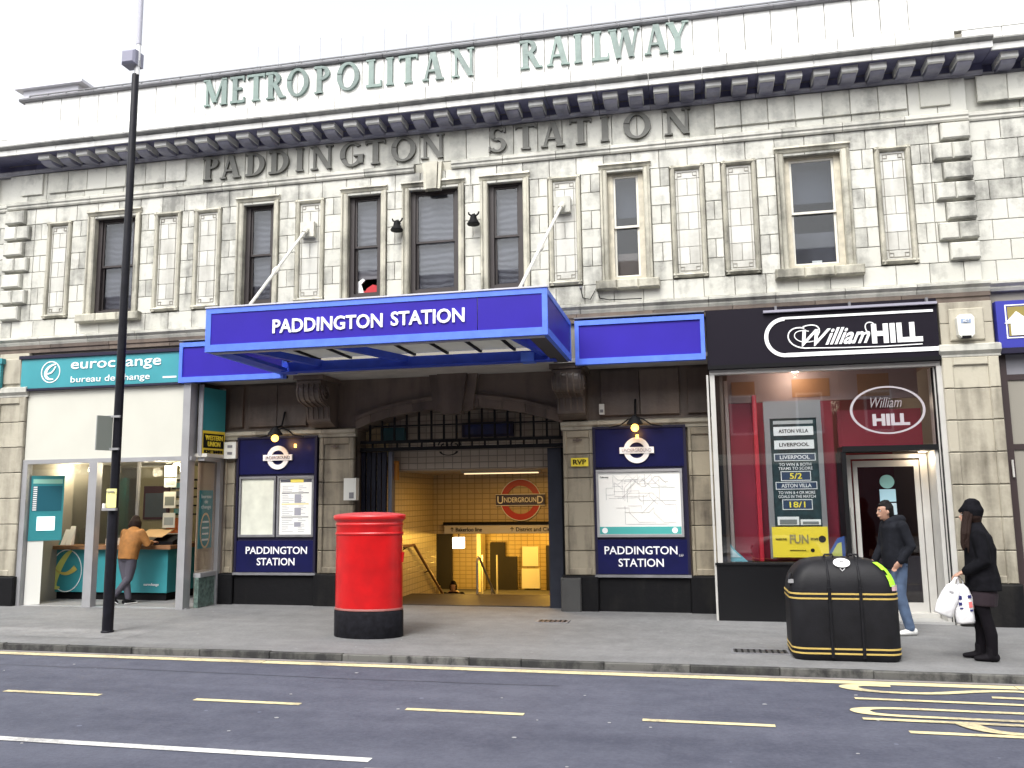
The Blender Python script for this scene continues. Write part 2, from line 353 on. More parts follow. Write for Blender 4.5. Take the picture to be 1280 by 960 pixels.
M_ch = mat('pale channel', (.22, .20, .19), .8, var=.2, vscale=6)
def marking(fn, m, dz=.004):
    b = MB(); fn(b); o = b.build('road_marking', m, road); return o
marking(lambda b: ribbon(b, [(-40, -3.48), (30, -3.48)], .075, 0, RD+.004), M_ch)
marking(lambda b: ribbon(b, [(-40, -3.62), (-4.9, -3.62)], .145, 0, RD+.006), M_yl)
marking(lambda b: ribbon(b, [(-4.885, -3.625), (3.0, -3.625)], .145, 0, RD+.006), M_yl)
marking(lambda b: ribbon(b, [(3.01, -3.62), (30, -3.62)], .145, 0, RD+.006), M_yl)
for i in range(-6, 6):
    xx = -2.55+2.085*i
    if i < 4: marking(lambda b: ribbon(b, [(xx, -5.42-.004*i), (xx+1.07, -5.42-.004*i)], .075, 0, RD+.006), M_yl)
marking(lambda b: ribbon(b, [(-14, -6.84), (-2.32, -6.87)], .095, 0, RD+.006), M_wl)
marking(lambda b: ribbon(b, [(.6, -9.6), (3.6, -9.6)], .095, 0, RD+.006), M_wl)
# lettering STOP laid along the traffic direction
def arc(cx, cy, rx, ry, a0, a1, n=14): return [(cx+rx*math.cos(R(a0+(a1-a0)*i/n)), cy+ry*math.sin(R(a0+(a1-a0)*i/n))) for i in range(n+1)]
def bez(p0, p1, p2, p3, n=16):
    return [tuple(p0[k]*(1-t)**3+3*p1[k]*t*(1-t)**2+3*p2[k]*t*t*(1-t)+p3[k]*t**3 for k in (0, 1)) for t in [i/n for i in range(n+1)]]
PEN = .42
Sp = [(1.84, -3.755), (1.62, -3.75)] + bez((1.60, -3.75), (1.38, -3.76), (1.36, -3.95), (1.70, -4.02)) + bez((1.8, -4.03), (2.3, -4.08), (2.4, -3.84), (2.9, -3.80)) + bez((2.95, -3.80), (3.26, -3.84), (3.26, -4.08), (2.9, -4.10)) + [(2.64, -4.09)]
marking(lambda b: ribbon(b, Sp, .075, 0, RD+.008, PEN), M_yl)
marking(lambda b: ribbon(b, [(1.41, -4.33), (3.1, -4.36)], .07, 0, RD+.008), M_yl)
marking(lambda b: ribbon(b, [(3.12, -4.18), (3.12, -4.55)], .06, 0, RD+.009, PEN), M_yl)
Op = bez((2.3, -4.67), (1.9, -4.66), (1.35, -4.63), (1.37, -4.80)) + bez((1.38, -4.82), (1.4, -4.96), (1.9, -4.93), (2.3, -4.94)) + bez((2.35, -4.94), (2.9, -4.95), (3.24, -4.97), (3.23, -4.82)) + bez((3.23, -4.80), (3.22, -4.66), (2.8, -4.67), (2.3, -4.67))
marking(lambda b: ribbon(b, Op, .07, 0, RD+.008, PEN), M_yl)
marking(lambda b: ribbon(b, [(1.34, -5.07), (3.2, -5.09)], .07, 0, RD+.008), M_yl)
Pp = bez((2.12, -5.09), (2.18, -5.32), (2.3, -5.37), (2.6, -5.37)) + bez((2.65, -5.37), (3.1, -5.38), (3.24, -5.36), (3.2, -5.09))
marking(lambda b: ribbon(b, Pp, .075, 0, RD+.010, PEN), M_yl)

def cover(name, label, x0, x1, y0, y1, m, slots, dz=0.):
    t = thing(name, label, 'cover', ((x0+x1)/2, (y0+y1)/2, gz((x0+x1)/2)+dz))
    b = MB(); zz = gz((x0+x1)/2)+dz
    b.box(x0, x1, y0, y1, zz-.05, zz+.006); b.build('plate', m, t)
    fr = MB()
    for a in ((x0-.03, x1+.03, y0-.03, y0), (x0-.03, x1+.03, y1, y1+.03), (x0-.03, x0, y0, y1), (x1, x1+.03, y0, y1)): fr.box(*a, zz-.05, zz+.010)
    fr.build('frame', M_lead, t)
    for i in range(slots):
        xx = x0+(x1-x0)*(i+.5)/slots
        piece('rib', ('rib', round(x1-x0, 2), slots), lambda b: b.box(-.012, .012, y0+.02-(y0+y1)/2, y1-.02-(y0+y1)/2, 0, .006), M_black, t, (xx, (y0+y1)/2, zz+.0065))
M_iron = mat('rusty iron', (.085, .06, .05), .7, var=.3, vscale=20)
cover('inspection_cover', 'small rusty cover set in the pavement before the right notice board', -2.22, -1.80, -.62, -.40, M_iron, 6)
cover('inspection_cover', 'dark ribbed cover in the pavement beside the black litter bin', .42, 1.02, -2.62, -2.38, mat('dark iron', (.05, .05, .05), .6, var=.3, vscale=20), 9)
cover('manhole_cover', 'iron manhole cover in the road past the end of the white line', -2.25, -1.6, -7.75, -7.10, M_iron, 8, RD+.01)

# ------------------------------------------------------------------ STATION BUILDING
B = thing('station_building', 'long two storey station of cream glazed stone blocks with carved name and parapet', 'building', (-3.97, 1, 0))
C = -3.97
# core masses
wb = MB()
wb.box(-26, -12.22, .10, 8, -.4, 8.5); wb.box(4.22, 16, .10, 8, -.4, 8.5)        # wings (their faces carry blocks too)
wb.box(-12.22, 4.22, .045, 8, 6.92, 8.1)
wb.box(-12.22, 4.22, .045, 8, 3.95, 5.14)
wb.box(-12.05, 3.93, .06, .4, 8.70, 9.37); wb.box(-12.22, 4.22, -.05, 8, 8.05, 8.55)
feat = []   # window and panel openings (x0, x1)
def sym(d, w): return [(C-d-w/2, C-d+w/2), (C+d-w/2, C+d+w/2)]
WIN = [('n', a) for a in sym(1.215, .80)] + [('n', a) for a in sym(3.16, .78)] + [('w', a) for a in sym(5.98, 1.06)] + [('c', (C-.53, C+.53))]
PAN = sym(2.19, .52) + sym(4.12, .52) + sym(4.90, .52) + sym(7.115, .50)
feat = sorted([a for _, a in WIN] + PAN)
xs = -12.22
for a, b_ in [x[1] for x in sorted(WIN, key=lambda q: q[1])]:
    wb.box(xs, a+.06, .045, 8, 5.14, 6.92); xs = b_-.06
wb.box(xs, 4.22, .045, 8, 5.14, 6.92)
wb.build('wall', M_joint, B)
# courses of the upper wall
H = (7.215-5.10)/7
def course(x0, x1, z0, z1, wid, par, m, name='wall_block', y0=0., y1=.05, gaps=()):
    segs = []; s0 = x0
    for a, b_ in sorted(gaps):
        if b_ <= x0 or a >= x1: continue
        if a > s0: segs.append((s0, a))
        s0 = max(s0, b_)
    if s0 < x1: segs.append((s0, x1))
    for a, b_ in segs:
        w = b_-a
        if w < .03: continue
        n = max(1, round(w/wid))
        if w < .62: cuts = [0, 1] if par == 0 else [0, .52, 1]
        elif par == 0: cuts = [i/n for i in range(n+1)]
        else: cuts = [0]+[(i+.5)/n for i in range(n)]+[1]
        for i in range(len(cuts)-1):
            blk(name, a+w*cuts[i], a+w*cuts[i+1], y0, y1, z0, z1, m, B)
gaps = [(a-.007, b_+.007) for a, b_ in feat] + [(3.66, 4.22), (-12.22, -11.62)]
for i in range(7):
    course(-12.22, 4.22, 5.10+i*H, 5.10+(i+1)*H, .44, i % 2, M_tile, gaps=gaps if i < 6 else [(3.66, 4.22), (-12.22, -11.62)])
course(-12.22, 4.22, 4.80, 5.10, .46, 1, M_tile)
for sx0, sx1 in ((4.22, 6.4), (-15.2, -12.22)):
    for i in range(-1, 7): course(sx0, sx1, 5.10+i*H, 5.10+(i+1)*H, .42, i % 2, M_tile, y0=.06, y1=.11)
    course(sx0, sx1, 7.36, 7.885, .80, 0, M_frieze, y0=.06, y1=.11, name='frieze_block')
    course(sx0, sx1, 8.20, 8.60, .62, 0, M_white, y0=-.05, y1=.11, name='parapet_block')
# quoins: alternate long and short, well proud
for i in range(7):
    w = .40 if i % 2 == 0 else .52
    z0 = 5.10+i*H
    for sgn in (1, -1):
        xo = 4.215 if sgn == 1 else -12.215
        a, b_ = (xo-w, xo) if sgn == 1 else (xo, xo+w)
        if w > .5:
            mid = (a+b_)/2; blk('quoin', a, mid, -.085, .05, z0+.02, z0+H-.03, M_tile, B, c=.02, g=.003); blk('quoin', mid, b_, -.085, .05, z0+.02, z0+H-.03, M_tile, B, c=.02, g=.003)
        else: blk('quoin', a, b_, -.085, .05, z0+.02, z0+H-.03, M_tile, B, c=.02)
        f0, f1 = (3.66, xo-w) if sgn == 1 else (xo+w, -11.62)
        if f1-f0 > .03: blk('wall_block', f0, f1, 0, .05, z0, z0+H, M_tile, B)
        blk('wall_block', a, b_, 0.002, .05, z0, z0+H, M_tile, B)
# mouldings in lengths (string course, architrave ledge, cornice members)
def run(name, prof, x0, x1, step, m, g=.004):
    n = max(1, round((x1-x0)/step)); w = (x1-x0)/n
    key = ('run', name, tuple(prof), round(w, 3))
    for i in range(n):
        piece(name, key, lambda b: b.prism(prof, g, w-g, 'x'), m, B, (x0+i*w, 0, 0))
prof_string = [(.05, 7.215), (-.03, 7.215), (-.045, 7.24), (-.045, 7.27), (-.065, 7.29), (-.065, 7.33), (-.03, 7.36), (.05, 7.36)]
run('string_course', prof_string, -12.22, -4.29, .9, M_cornice); run('string_course', prof_string, -3.65, 4.22, .9, M_cornice)
prof_wing = [(p+.07, q) for p, q in prof_string]
run('string_course', prof_wing, 4.22, 6.4, .9, M_cornice); run('string_course', prof_wing, -15.2, -12.22, .9, M_cornice)
prof_ledge = [(.05, 4.64), (-.03, 4.64), (-.05, 4.68), (-.05, 4.70), (-.10, 4.74), (-.10, 4.775), (-.02, 4.80), (.05, 4.80)]
run('ledge', prof_ledge, -12.3, 4.30, 1.0, M_cornice)
run('ledge', [(p+.06, q) for p, q in prof_ledge], 4.30, 6.4, 1.0, M_cornice); run('ledge', [(p+.06, q) for p, q in prof_ledge], -15.2, -12.3, 1.0, M_cornice)
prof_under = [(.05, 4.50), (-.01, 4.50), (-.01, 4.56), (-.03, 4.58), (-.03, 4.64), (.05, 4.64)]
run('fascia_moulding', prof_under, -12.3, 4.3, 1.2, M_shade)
# keystone above the centre window
for a0, a1, b0, b1, yy in ((-.10, .10, -.085, .085, -.11), (-.17, -.11, -.14, -.095, -.08), (.11, .17, .095, .14, -.08)):
    MB().prism([(C+b0, 6.88), (C+b1, 6.88), (C+a1, 7.34), (C+a0, 7.34)], yy, .04).build('keystone', M_mould, B)
bx('keystone', C-.31, C+.31, .01, .05, 7.216, 7.359, M_mould, B)
# frieze
n = round(16.44/.397)
for i in range(n):
    xa = -12.22+16.44*i/n; xb = -12.22+16.44*(i+1)/n
    raised = (.62 < (xa+xb)/2 < 3.42) or (3.58 < (xa+xb)/2 < 4.0) or (-11.36 < (xa+xb)/2 < -8.5) or (-11.95 < (xa+xb)/2 < -11.5)
    blk('frieze_block', xa, xb, 0, .05, 7.36, 7.885, M_frieze, B)
    if raised: pass
def raised(x0, x1):
    n = max(1, round((x1-x0)/.395))
    for i in range(n):
        a = x0+(x1-x0)*i/n; b_ = x0+(x1-x0)*(i+1)/n
        blk('frieze_panel', a, b_, -.035, .004, 7.47, 7.872, M_frieze, B, g=.003, c=.008)
raised(.61, 3.40); raised(3.58, 4.0); raised(4.36, 5.6); raised(-11.35, -8.55); raised(-11.94, -11.49); raised(-13.8, -12.5)
# cornice
segs = [(-12.45, 4.46, 0.), (4.46, 6.4, .09), (-15.2, -12.45, .09)]
for x0, x1, dy in segs:
    sh = lambda pr: [(p+dy, q) for p, q in pr]
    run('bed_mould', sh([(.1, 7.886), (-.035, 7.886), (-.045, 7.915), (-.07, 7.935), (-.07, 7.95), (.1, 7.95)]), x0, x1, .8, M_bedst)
    run('cornice_back', sh([(.3, 7.95), (-.045, 7.95), (-.045, 8.06), (.3, 8.06)]), x0, x1, .8, M_corshade)
    run('cornice_soffit', sh([(.3, 8.06), (-.49, 8.06), (-.49, 8.075), (.3, 8.075)]), x0, x1, .8, M_corshade)
    run('corona', sh([(.3, 8.075), (-.49, 8.075), (-.49, 8.055), (-.52, 8.055), (-.52, 8.145), (.3, 8.145)]), x0, x1, .8, M_capst)
    run('cornice_crown', sh([(.3, 8.145), (-.51, 8.145), (-.53, 8.16), (-.57, 8.17), (-.59, 8.19), (-.59, 8.215), (-.52, 8.23), (.3, 8.27)]), x0, x1, .8, M_crown)
mod_prof = [(-.05, 7.964), (-.37, 7.964), (-.365, 7.945), (-.32, 7.915), (-.24, 7.90), (-.15, 7.905), (-.10, 7.915), (-.05, 7.915)]
for i in range(-33, 7):
    xx = 1.38+.392*i
    if i >= 5+2: continue
    mx = xx+.392
    if mx > 4.22 or mx < -12.2: continue
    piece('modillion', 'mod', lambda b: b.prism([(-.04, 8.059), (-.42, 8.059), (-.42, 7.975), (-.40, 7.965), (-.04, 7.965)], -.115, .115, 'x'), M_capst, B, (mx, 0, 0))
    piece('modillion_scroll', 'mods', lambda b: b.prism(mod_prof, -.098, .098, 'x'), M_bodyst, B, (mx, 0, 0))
for xx in (4.73, 5.12, 5.51, 5.9, -12.75, -13.14, -13.53, -13.92, -14.31):
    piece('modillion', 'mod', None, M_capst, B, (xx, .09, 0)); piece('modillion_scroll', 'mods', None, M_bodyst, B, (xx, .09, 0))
# parapet
n = round(15.84/.4035); px0, px1 = -12.05, 3.93
n = round((px1-px0)/.4035)
course(px0-.12, px1+.15, 8.22, 8.62, .81, 0, M_white, name='blocking_block', y0=-.19, y1=.06)
run('blocking_slope', [(.06, 8.615), (-.19, 8.615), (-.15, 8.64), (.015, 8.70), (.06, 8.70)], px0-.12, px1+.15, .81, M_white)
for i in range(n):
    blk('parapet_block', px0+(px1-px0)*i/n, px0+(px1-px0)*(i+1)/n, .02, .07, 8.70, 9.35, M_white, B, g=.005)
run('parapet_coping', [(.4, 9.345), (-.03, 9.345), (-.05, 9.37), (-.05, 9.40), (.0, 9.425), (.4, 9.43)], px0-.08, px1+.08, .8, M_lead)
for x0, x1 in ((3.98, 5.6), (-14, -12.1)):
    run('parapet_coping', [(.4, 8.60), (-.06, 8.60), (-.06, 8.66), (.4, 8.70)], x0, x1, .7, M_white)
# rail with stubs, and the thin rods above it
rl = MB(); rl.box(px0, px1, .12, .145, 9.525, 9.545); rl.build('parapet_rail', M_lead, B)
up = MB(); up.box(px0-.02, px1+.02, .16, .26, 9.43, 9.52); up.build('parapet_upstand', M_white, B)
for i in range(n+1):
    piece('rail_post', 'rpost', lambda b: b.box(-.012, .012, 0, .025, 0, .10), M_lead, B, (px0+(px1-px0)*i/n, .12, 9.43))
for i in range(-14, 15):
    xx = -4.10+.402*i
    if -9 < i < 13:
        hgt = .40+.05*math.sin(i*2.3)
        piece('thin_rod', ('rod', round(hgt, 2)), lambda b: b.tube([(0, 0, 0), (0, 0, hgt)], .0045, 5), mat('thin rod', (.38, .38, .40), .6), B, (xx, .16, 9.52))  # rods made paler; the bright sky bleeding round them put into the colour
# low flat roof housing at the left end
rb = MB(); rb.box(-13.2, -11.9, 1.2, 3.0, 9.2, 10.3); rb.box(-13.35, -11.75, 1.1, 3.1, 10.3, 10.36); rb.box(-12.9, -12.0, 1.3, 2.8, 10.36, 10.48)
rb.build('roof_housing', mat('glare lightened roof', (.55, .55, .60), .6), B)  # roof metal lightened; glare of the overexposed sky put into the colour

# ---- serif capitals built as raised strokes
def serif(ch):
    T, t, s = .21, .095, .06     # thick, thin, serif height
    P = []
    def rect(x0, x1, z0, z1): P.append([(x0, z0), (x1, z0), (x1, z1), (x0, z1)])
    def bar(xa, za, xb, zb, w):
        P.append([(xa-w/2, za), (xa+w/2, za), (xb+w/2, zb), (xb-w/2, zb)])
    def serf(x, z, w=.26): rect(x-w/2, x+w/2, z, z+s)
    def bowl(cx, cz, rx, rz, a0, a1, wx, wz, n=14):
        A = []; Bq = []
        for i in range(n+1):
            a = R(a0+(a1-a0)*i/n); A.append((cx+rx*math.cos(a), cz+rz*math.sin(a))); Bq.append((cx+(rx-wx)*math.cos(a), cz+(rz-wz)*math.sin(a)))
        for i in range(n): P.append([A[i], A[i+1], Bq[i+1], Bq[i]])
    if ch == 'I': rect(.13-T/2, .13+T/2, 0, 1); serf(.13, 0, .30); serf(.13, 1-s, .30); w = .26
    elif ch == 'T': rect(.38-T/2, .38+T/2, 0, 1); serf(.38, 0, .34); rect(.02, .74, 1-t, 1); rect(.0, .06, .84, 1); rect(.70, .76, .84, 1); w = .76
    elif ch == 'E': rect(.10, .10+T, 0, 1); rect(0, .62, 0, t); rect(0, .60, 1-t, 1); rect(.2, .50, .48, .48+t); rect(.57, .63, 0, .2); rect(.55, .61, .82, 1); w = .62
    elif ch == 'L': rect(.10, .10+T, 0, 1); rect(0, .62, 0, t); serf(.185, 1-s, .36); rect(.57, .63, 0, .22); w = .62
    elif ch == 'A': bar(.12, 0, .38, 1, t); bar(.68, 0, .42, 1, T); rect(.22, .60, .30, .30+t*.8); serf(.12, 0, .24); serf(.68, 0, .32); w = .8
    elif ch == 'N': rect(.12, .12+t, 0, 1); rect(.70, .70+t, 0, 1); bar(.74, 0, .16, 1, T); serf(.155, 0, .28); serf(.74, 1-s, .28); serf(.10, 1-s, .2); w = .86
    elif ch == 'M': rect(.12, .12+t, 0, 1); rect(.80, .80+T, 0, 1); bar(.50, .12, .18, 1, T); bar(.50, .12, .86, 1, t); serf(.155, 0, .26); serf(.885, 0, .30); serf(.09, 1-s, .18); serf(.92, 1-s, .2); w = 1.05
    elif ch == 'W': bar(.34, 0, .14, 1, T); bar(.34, 0, .54, 1, t); bar(.80, 0, .58, 1, T); bar(.80, 0, 1.0, 1, t); serf(.14, 1-s, .3); serf(.56, 1-s, .26); serf(1.0, 1-s, .24); w = 1.1
    elif ch == 'Y': rect(.38-T/2, .38+T/2, 0, .5); bar(.38, .46, .14, 1, T); bar(.40, .46, .66, 1, t); serf(.38, 0, .32); serf(.13, 1-s, .28); serf(.66, 1-s, .24); w = .78
    elif ch == 'O': bowl(.46, .5, .46, .52, 0, 360, T*.95, t, 26); w = .92
    elif ch == 'D': rect(.10, .10+T, 0, 1); bowl(.30, .5, .50, .5, -90, 90, T, t, 16); rect(0, .32, 0, t); rect(0, .32, 1-t, 1); w = .80
    elif ch == 'P': rect(.10, .10+T, 0, 1); bowl(.30, .74, .34, .26, -90, 90, T*.9, t); rect(.2, .32, .48, .48+t); rect(0, .32, 1-t, 1); serf(.185, 0, .34); w = .66
    elif ch == 'R': rect(.10, .10+T, 0, 1); bowl(.30, .75, .33, .25, -90, 90, T*.9, t); rect(.2, .32, .50, .50+t); rect(0, .32, 1-t, 1); bar(.68, 0, .38, .54, T); serf(.185, 0, .34); serf(.72, 0, .24); w = .80
    elif ch == 'G': bowl(.46, .5, .46, .52, 45, 330, T*.95, t, 22); rect(.70, .70+T*.9, .1, .44); rect(.54, .92, .40, .46); w = .92
    elif ch == 'S': bowl(.31, .74, .29, .28, 30, 270, T*.8, t, 14); bowl(.31, .28, .31, .30, -150, 90, T*.8, t, 14); rect(.53, .59, .78, .98); rect(.0, .06, .02, .24); w = .62
    return P, w
def letters(pairs, h, z0, m, y, wsc=.90):
    for ch, cx, in pairs:
        P, w = serif(ch)
        key = ('serif', ch, h, wsc)
        def fn(b, P=P, w=w):
            for i, poly in enumerate(P):
                b.prism([((x-w/2)*h*wsc, z*h) for x, z in poly], -.045-.0012*(i % 12), .004)
            return b
        piece('letter', key, fn, m, B, (cx, y, z0))
z2 = lambda x: 0
letters(list(zip('METROPOLITAN', (-8.03, -7.60, -7.24, -6.87, -6.44, -5.98, -5.50, -5.03, -4.74, -4.41, -3.98, -3.45))), .50, 8.82, M_letterg, .02)
letters(list(zip('RAILWAY', (-2.29, -1.84, -1.50, -1.14, -.75, -.25, .10))), .50, 8.82, M_letterg, .02)
letters(list(zip('PADDINGTON', (-8.05, -7.68, -7.20, -6.75, -6.36, -5.96, -5.40, -4.98, -4.48, -3.98))), .42, 7.425, M_letter, 0, 1.12)
letters(list(zip('STATION', (-2.86, -2.39, -1.95, -1.49, -1.10, -.59, .03))), .42, 7.425, M_letter, 0, 1.12)

# ---- blind panels
def blind_panel(x0, x1):
    f = MB(); z0, z1 = 5.12, 6.918; a = .075
    for q in ((x0, x0+a, z0, z1), (x1-a, x1, z0, z1)): f.prism([(q[0], -.0), (q[0]+.012, -.03), (q[0]+a*.55, -.052), (q[1]-.008, -.035), (q[1], .0), (q[1], .04), (q[0], .04)], z0, z1, 'z')
    for q in ((z0, z0+a), (z1-a, z1)): f.prism([(-.0, q[0]), (-.031, q[0]+.012), (-.053, q[0]+a*.5), (-.036, q[1]-.008), (.0, q[1]), (.04, q[1]), (.04, q[0])], x0, x1, 'x')
    p = f.build('blind_panel', M_mould, B)
    i0, i1, j0, j1 = x0+a, x1-a, z0+a, z1-a
    MB().box(i0, i1, .03, .042, j0, j1).build('backing', M_pjoint, p)
    rows = [.13, .30, .30, .30, .30, .30]; tot = sum(rows); z = j1
    e = .028
    for k, r_ in enumerate([.14]+[(j1-j0-.14*1.0-.14)/5]*5+[.14]):
        za = z-r_; cuts = [0, 1] if k % 2 == 0 and k not in (0, 6) else [0, .5, 1]
        if k in (0, 6): cuts = [0, 1]
        for c in range(len(cuts)-1):
            blk('tile', i0+(i1-i0)*cuts[c], i0+(i1-i0)*cuts[c+1], .008, .031, za, z, M_panelw, p, g=.003, c=.004, jit=.001)
        z = za
    # inlaid dark line with a square at each corner
    ln = MB(); t = .009; yy0, yy1 = .0, .012; u = .030; s_ = .075
    X0, X1, Z0, Z1 = i0+u, i1-u, j0+u, j1-u
    ln.box(X0, X0+t, yy0, yy1, Z0+s_, Z1-s_); ln.box(X1-t, X1, yy0, yy1, Z0+s_, Z1-s_)
    ln.box(X0+s_, X1-s_, yy0, yy1, Z0, Z0+t); ln.box(X0+s_, X1-s_, yy0, yy1, Z1-t, Z1)
    for cx in (X0+s_/2, X1-s_/2):
        for cz in (Z0+s_/2, Z1-s_/2): ln.ring(cx, cz, s_*.62, s_*.62-t*1.3, yy0-.001, yy1, 4, a0=R(45), a1=R(405))
    ln.build('inlay', M_joint, p)
    return p
for a, b_ in PAN: blind_panel(a, b_)

# ---- sash windows
def window(kind, x0, x1, light):
    z0, z1 = 5.14, 7.05; a = .105 if kind != 'w' else .12
    t = .10
    fr = MB(); zt = z1
    for q0, q1 in ((x0, x0+a), (x1-a, x1)):
        out = q0 if q0 == x0 else q1; inn = q1 if q0 == x0 else q0; s = 1 if q0 == x0 else -1
        fr.prism([(out, .04), (out, -.05), (out+s*.03, -.06), (out+s*.045, -.03), (inn-s*.02, -.02), (inn, .0), (inn, .16), (out, .16)], z0, z1-t, 'z')
    fr.prism([(.16, z1-t), (.0, z1-t), (-.02, z1-t+.02), (-.03, z1-.045), (-.062, z1-.03), (-.052, z1), (.04, z1)], x0-.02, x1+.02, 'x')
    w = fr.build('window', M_mould, B)
    i0, i1, j0, j1 = x0+a, x1-a, z0, z1-t
    fm = M_creamw if light else M_brownw
    sf = MB(); b = .085 if not light else .085; y0, y1 = .10, .16
    sf.box(i0, i0+b, y0, y1, j0, j1); sf.box(i1-b, i1, y0, y1, j0, j1); sf.box(i0+b, i1-b, y0, y1, j1-b*.8, j1); sf.box(i0+b, i1-b, y0, y1, j0, j0+b)
    sf.build('frame', fm, w)
    mid = j0+(j1-j0)*.50; ms = M_whitew if light else M_brownw
    for nm, za, zb, yy in (('upper_sash', mid-.02, j1-b*.8, .13), ('lower_sash', j0+b, mid+.02, .165)):
        s = MB(); c = .035
        s.box(i0+b, i0+b+c, yy, yy+.03, za, zb); s.box(i1-b-c, i1-b, yy, yy+.03, za, zb); s.box(i0+b+c, i1-b-c, yy, yy+.03, zb-c, zb); s.box(i0+b+c, i1-b-c, yy, yy+.03, za, za+c)
        s.build(nm, ms if light else M_brownw, w)
        if not (x0 < -5.2 < x1 and nm == 'lower_sash'):
            MB().box(i0+b+c, i1-b-c, yy+.012, yy+.018, za+c, zb-c).build('pane', M_pane, w)
        elif nm == 'lower_sash':
            MB().box(i0+b+c, i1-b-c, yy+.012, yy+.018, za+.42, zb-c).build('pane', M_pane, w)
    bx('reveal_room', x0-.1, x1+.1, 1.3, 1.34, z0-.1, z1+.1, M_dark, w)
    # reveal soffit and blind
    if not light:
        zb = j0+.02 if not (x0 < -5.2 < x1) else j0+.36
        if kind == 'c': zb = j0+.10
        bl = MB(); bl.box(i0+.03, i1-.03, .23, .24, zb, j1); bl.box(i0+.03, i1-.03, .222, .25, zb, zb+.025); bl.build('blind', M_blind, w)
    else:
        bl = MB(); bl.box(i0+.03, i1-.03, .26, .27, j0+.02, j0+.50 if kind != 'w' else j0+.62); bl.build('half_curtain', (mat('brown net', (.12, .095, .08), .7, var=.15, bump=.4, bscale=9) if kind != 'w' else mat('dark net', (.055, .055, .065), .7, var=.4, vscale=2.5)), w)
        bl = MB(); bl.box(i0+.03, i1-.03, .30, .31, j0+1.1, j1); bl.build('blind', mat('dim blind', (.035, .04, .055), .7), w)  # dark blind stands in for the building reflected in the upper sash
        if kind == 'w': bx('paper_on_sill', i0+.36, i0+.50, .215, .235, j0+.13, j0+.17, M_paper, w)
    return w
for k, (a, b_) in WIN:
    light = a > -1.5
    window(k, a, b_, light)
    if abs((a+b_)/2-C) > 3.5 or (a > -1.5):
        s0, s1 = a-.10, b_+.10
        w_ = (s1-s0)/3
        for i in range(3): blk('sill', s0+i*w_, s0+(i+1)*w_, -.13, .05, 4.985, 5.135, M_mould, B, g=.002, c=.018, jit=0)
    else:
        bx('sill', a+.02, b_-.02, -.03, .05, 5.09, 5.138, M_mould, B)

# ---- ground floor piers
def pier(x0, x1, y, z0, z1, n, m, recess=.035, side=.19):
    h = (z1-z0)/n
    for i in range(n):
        def fn(b, w=x1-x0):
            b.block(.0, w, .0, .12, .005, h-.005, .008)
            s = side*w
            b.block(.002, s, -recess, .01, .005, h-.005, .012); b.block(w-s, w-.002, -recess, .01, .005, h-.005, .012)
            if i == n-1: b.block(s, w-s, -recess+.001, .01, h-.12, h-.006, .012)
            if i == 0: b.block(s, w-s, -recess+.001, .01, .006, .11, .012)
            return b
        piece('pier_block', ('pier', round(x1-x0, 3), round(h, 3), i == 0, i == n-1, side), fn, m, B, (x0, y, z0+i*h))
bx('pier_core', 3.60, 4.30, .03, 4, -.3, 4.52, M_joint, B); bx('pier_core', -12.12, -11.52, .03, 4, -.3, 4.52, M_joint, B)
for x0, x1 in ((3.57, 4.31), (-12.16, -11.50)):
    pier(x0, x1, -.06, .56, 3.70, 7, M_pier)
    n0 = 2
    for i in range(2): blk('pier_block', x0+.02, x1-.02, -.05, .05, 3.88+i*.31, 3.88+(i+1)*.31, M_pier, B)
    blk('pier_panel', x0+.14, x1-.14, -.085, -.045, 3.93, 4.40, M_pier, B, c=.015)
    MB().prism([(.05, 3.70), (-.09, 3.70), (-.09, 3.73), (-.14, 3.78), (-.14, 3.86), (-.08, 3.885), (.05, 3.885)], x0-.03, x1+.03, 'x').build('pier_capital', M_cornice, B)
    b_ = MB(); b_.block(x0-.03, x1+.03, -.14, .05, -.1, .56, .02); b_.build('pier_plinth', M_plinth, B)
# recessed entrance wall, plane y = .75
E_ = .75
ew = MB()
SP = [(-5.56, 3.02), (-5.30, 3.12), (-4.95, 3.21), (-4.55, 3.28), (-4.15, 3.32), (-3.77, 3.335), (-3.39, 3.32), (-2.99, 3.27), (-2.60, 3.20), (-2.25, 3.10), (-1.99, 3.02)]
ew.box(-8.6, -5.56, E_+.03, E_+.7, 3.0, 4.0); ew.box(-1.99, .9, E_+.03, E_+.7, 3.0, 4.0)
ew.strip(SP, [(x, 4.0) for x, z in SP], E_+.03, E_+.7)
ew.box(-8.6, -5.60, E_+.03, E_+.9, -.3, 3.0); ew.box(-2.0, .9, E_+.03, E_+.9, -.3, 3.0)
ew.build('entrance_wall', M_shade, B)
def dblk(x0, x1, z0, z1, n, y=E_, m=M_shade):
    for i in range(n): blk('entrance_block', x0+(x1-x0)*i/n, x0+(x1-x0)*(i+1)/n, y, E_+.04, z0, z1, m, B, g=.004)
def above(a):   # upper edge of the arch ring
    return [(x, z+.17) for x, z in a]
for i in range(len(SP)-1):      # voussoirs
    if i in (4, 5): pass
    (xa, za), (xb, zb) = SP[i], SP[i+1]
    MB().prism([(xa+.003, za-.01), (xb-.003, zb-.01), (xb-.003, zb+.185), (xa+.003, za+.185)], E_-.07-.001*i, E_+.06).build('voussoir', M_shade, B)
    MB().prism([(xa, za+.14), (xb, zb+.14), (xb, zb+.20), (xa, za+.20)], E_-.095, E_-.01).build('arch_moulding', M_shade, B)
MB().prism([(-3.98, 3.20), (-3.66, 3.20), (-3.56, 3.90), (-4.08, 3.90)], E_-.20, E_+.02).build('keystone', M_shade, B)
MB().prism([(-4.16, 3.28), (-3.98, 3.24), (-4.085, 3.88), (-4.24, 3.88)], E_-.12, E_+.02).build('keystone', M_shade, B)
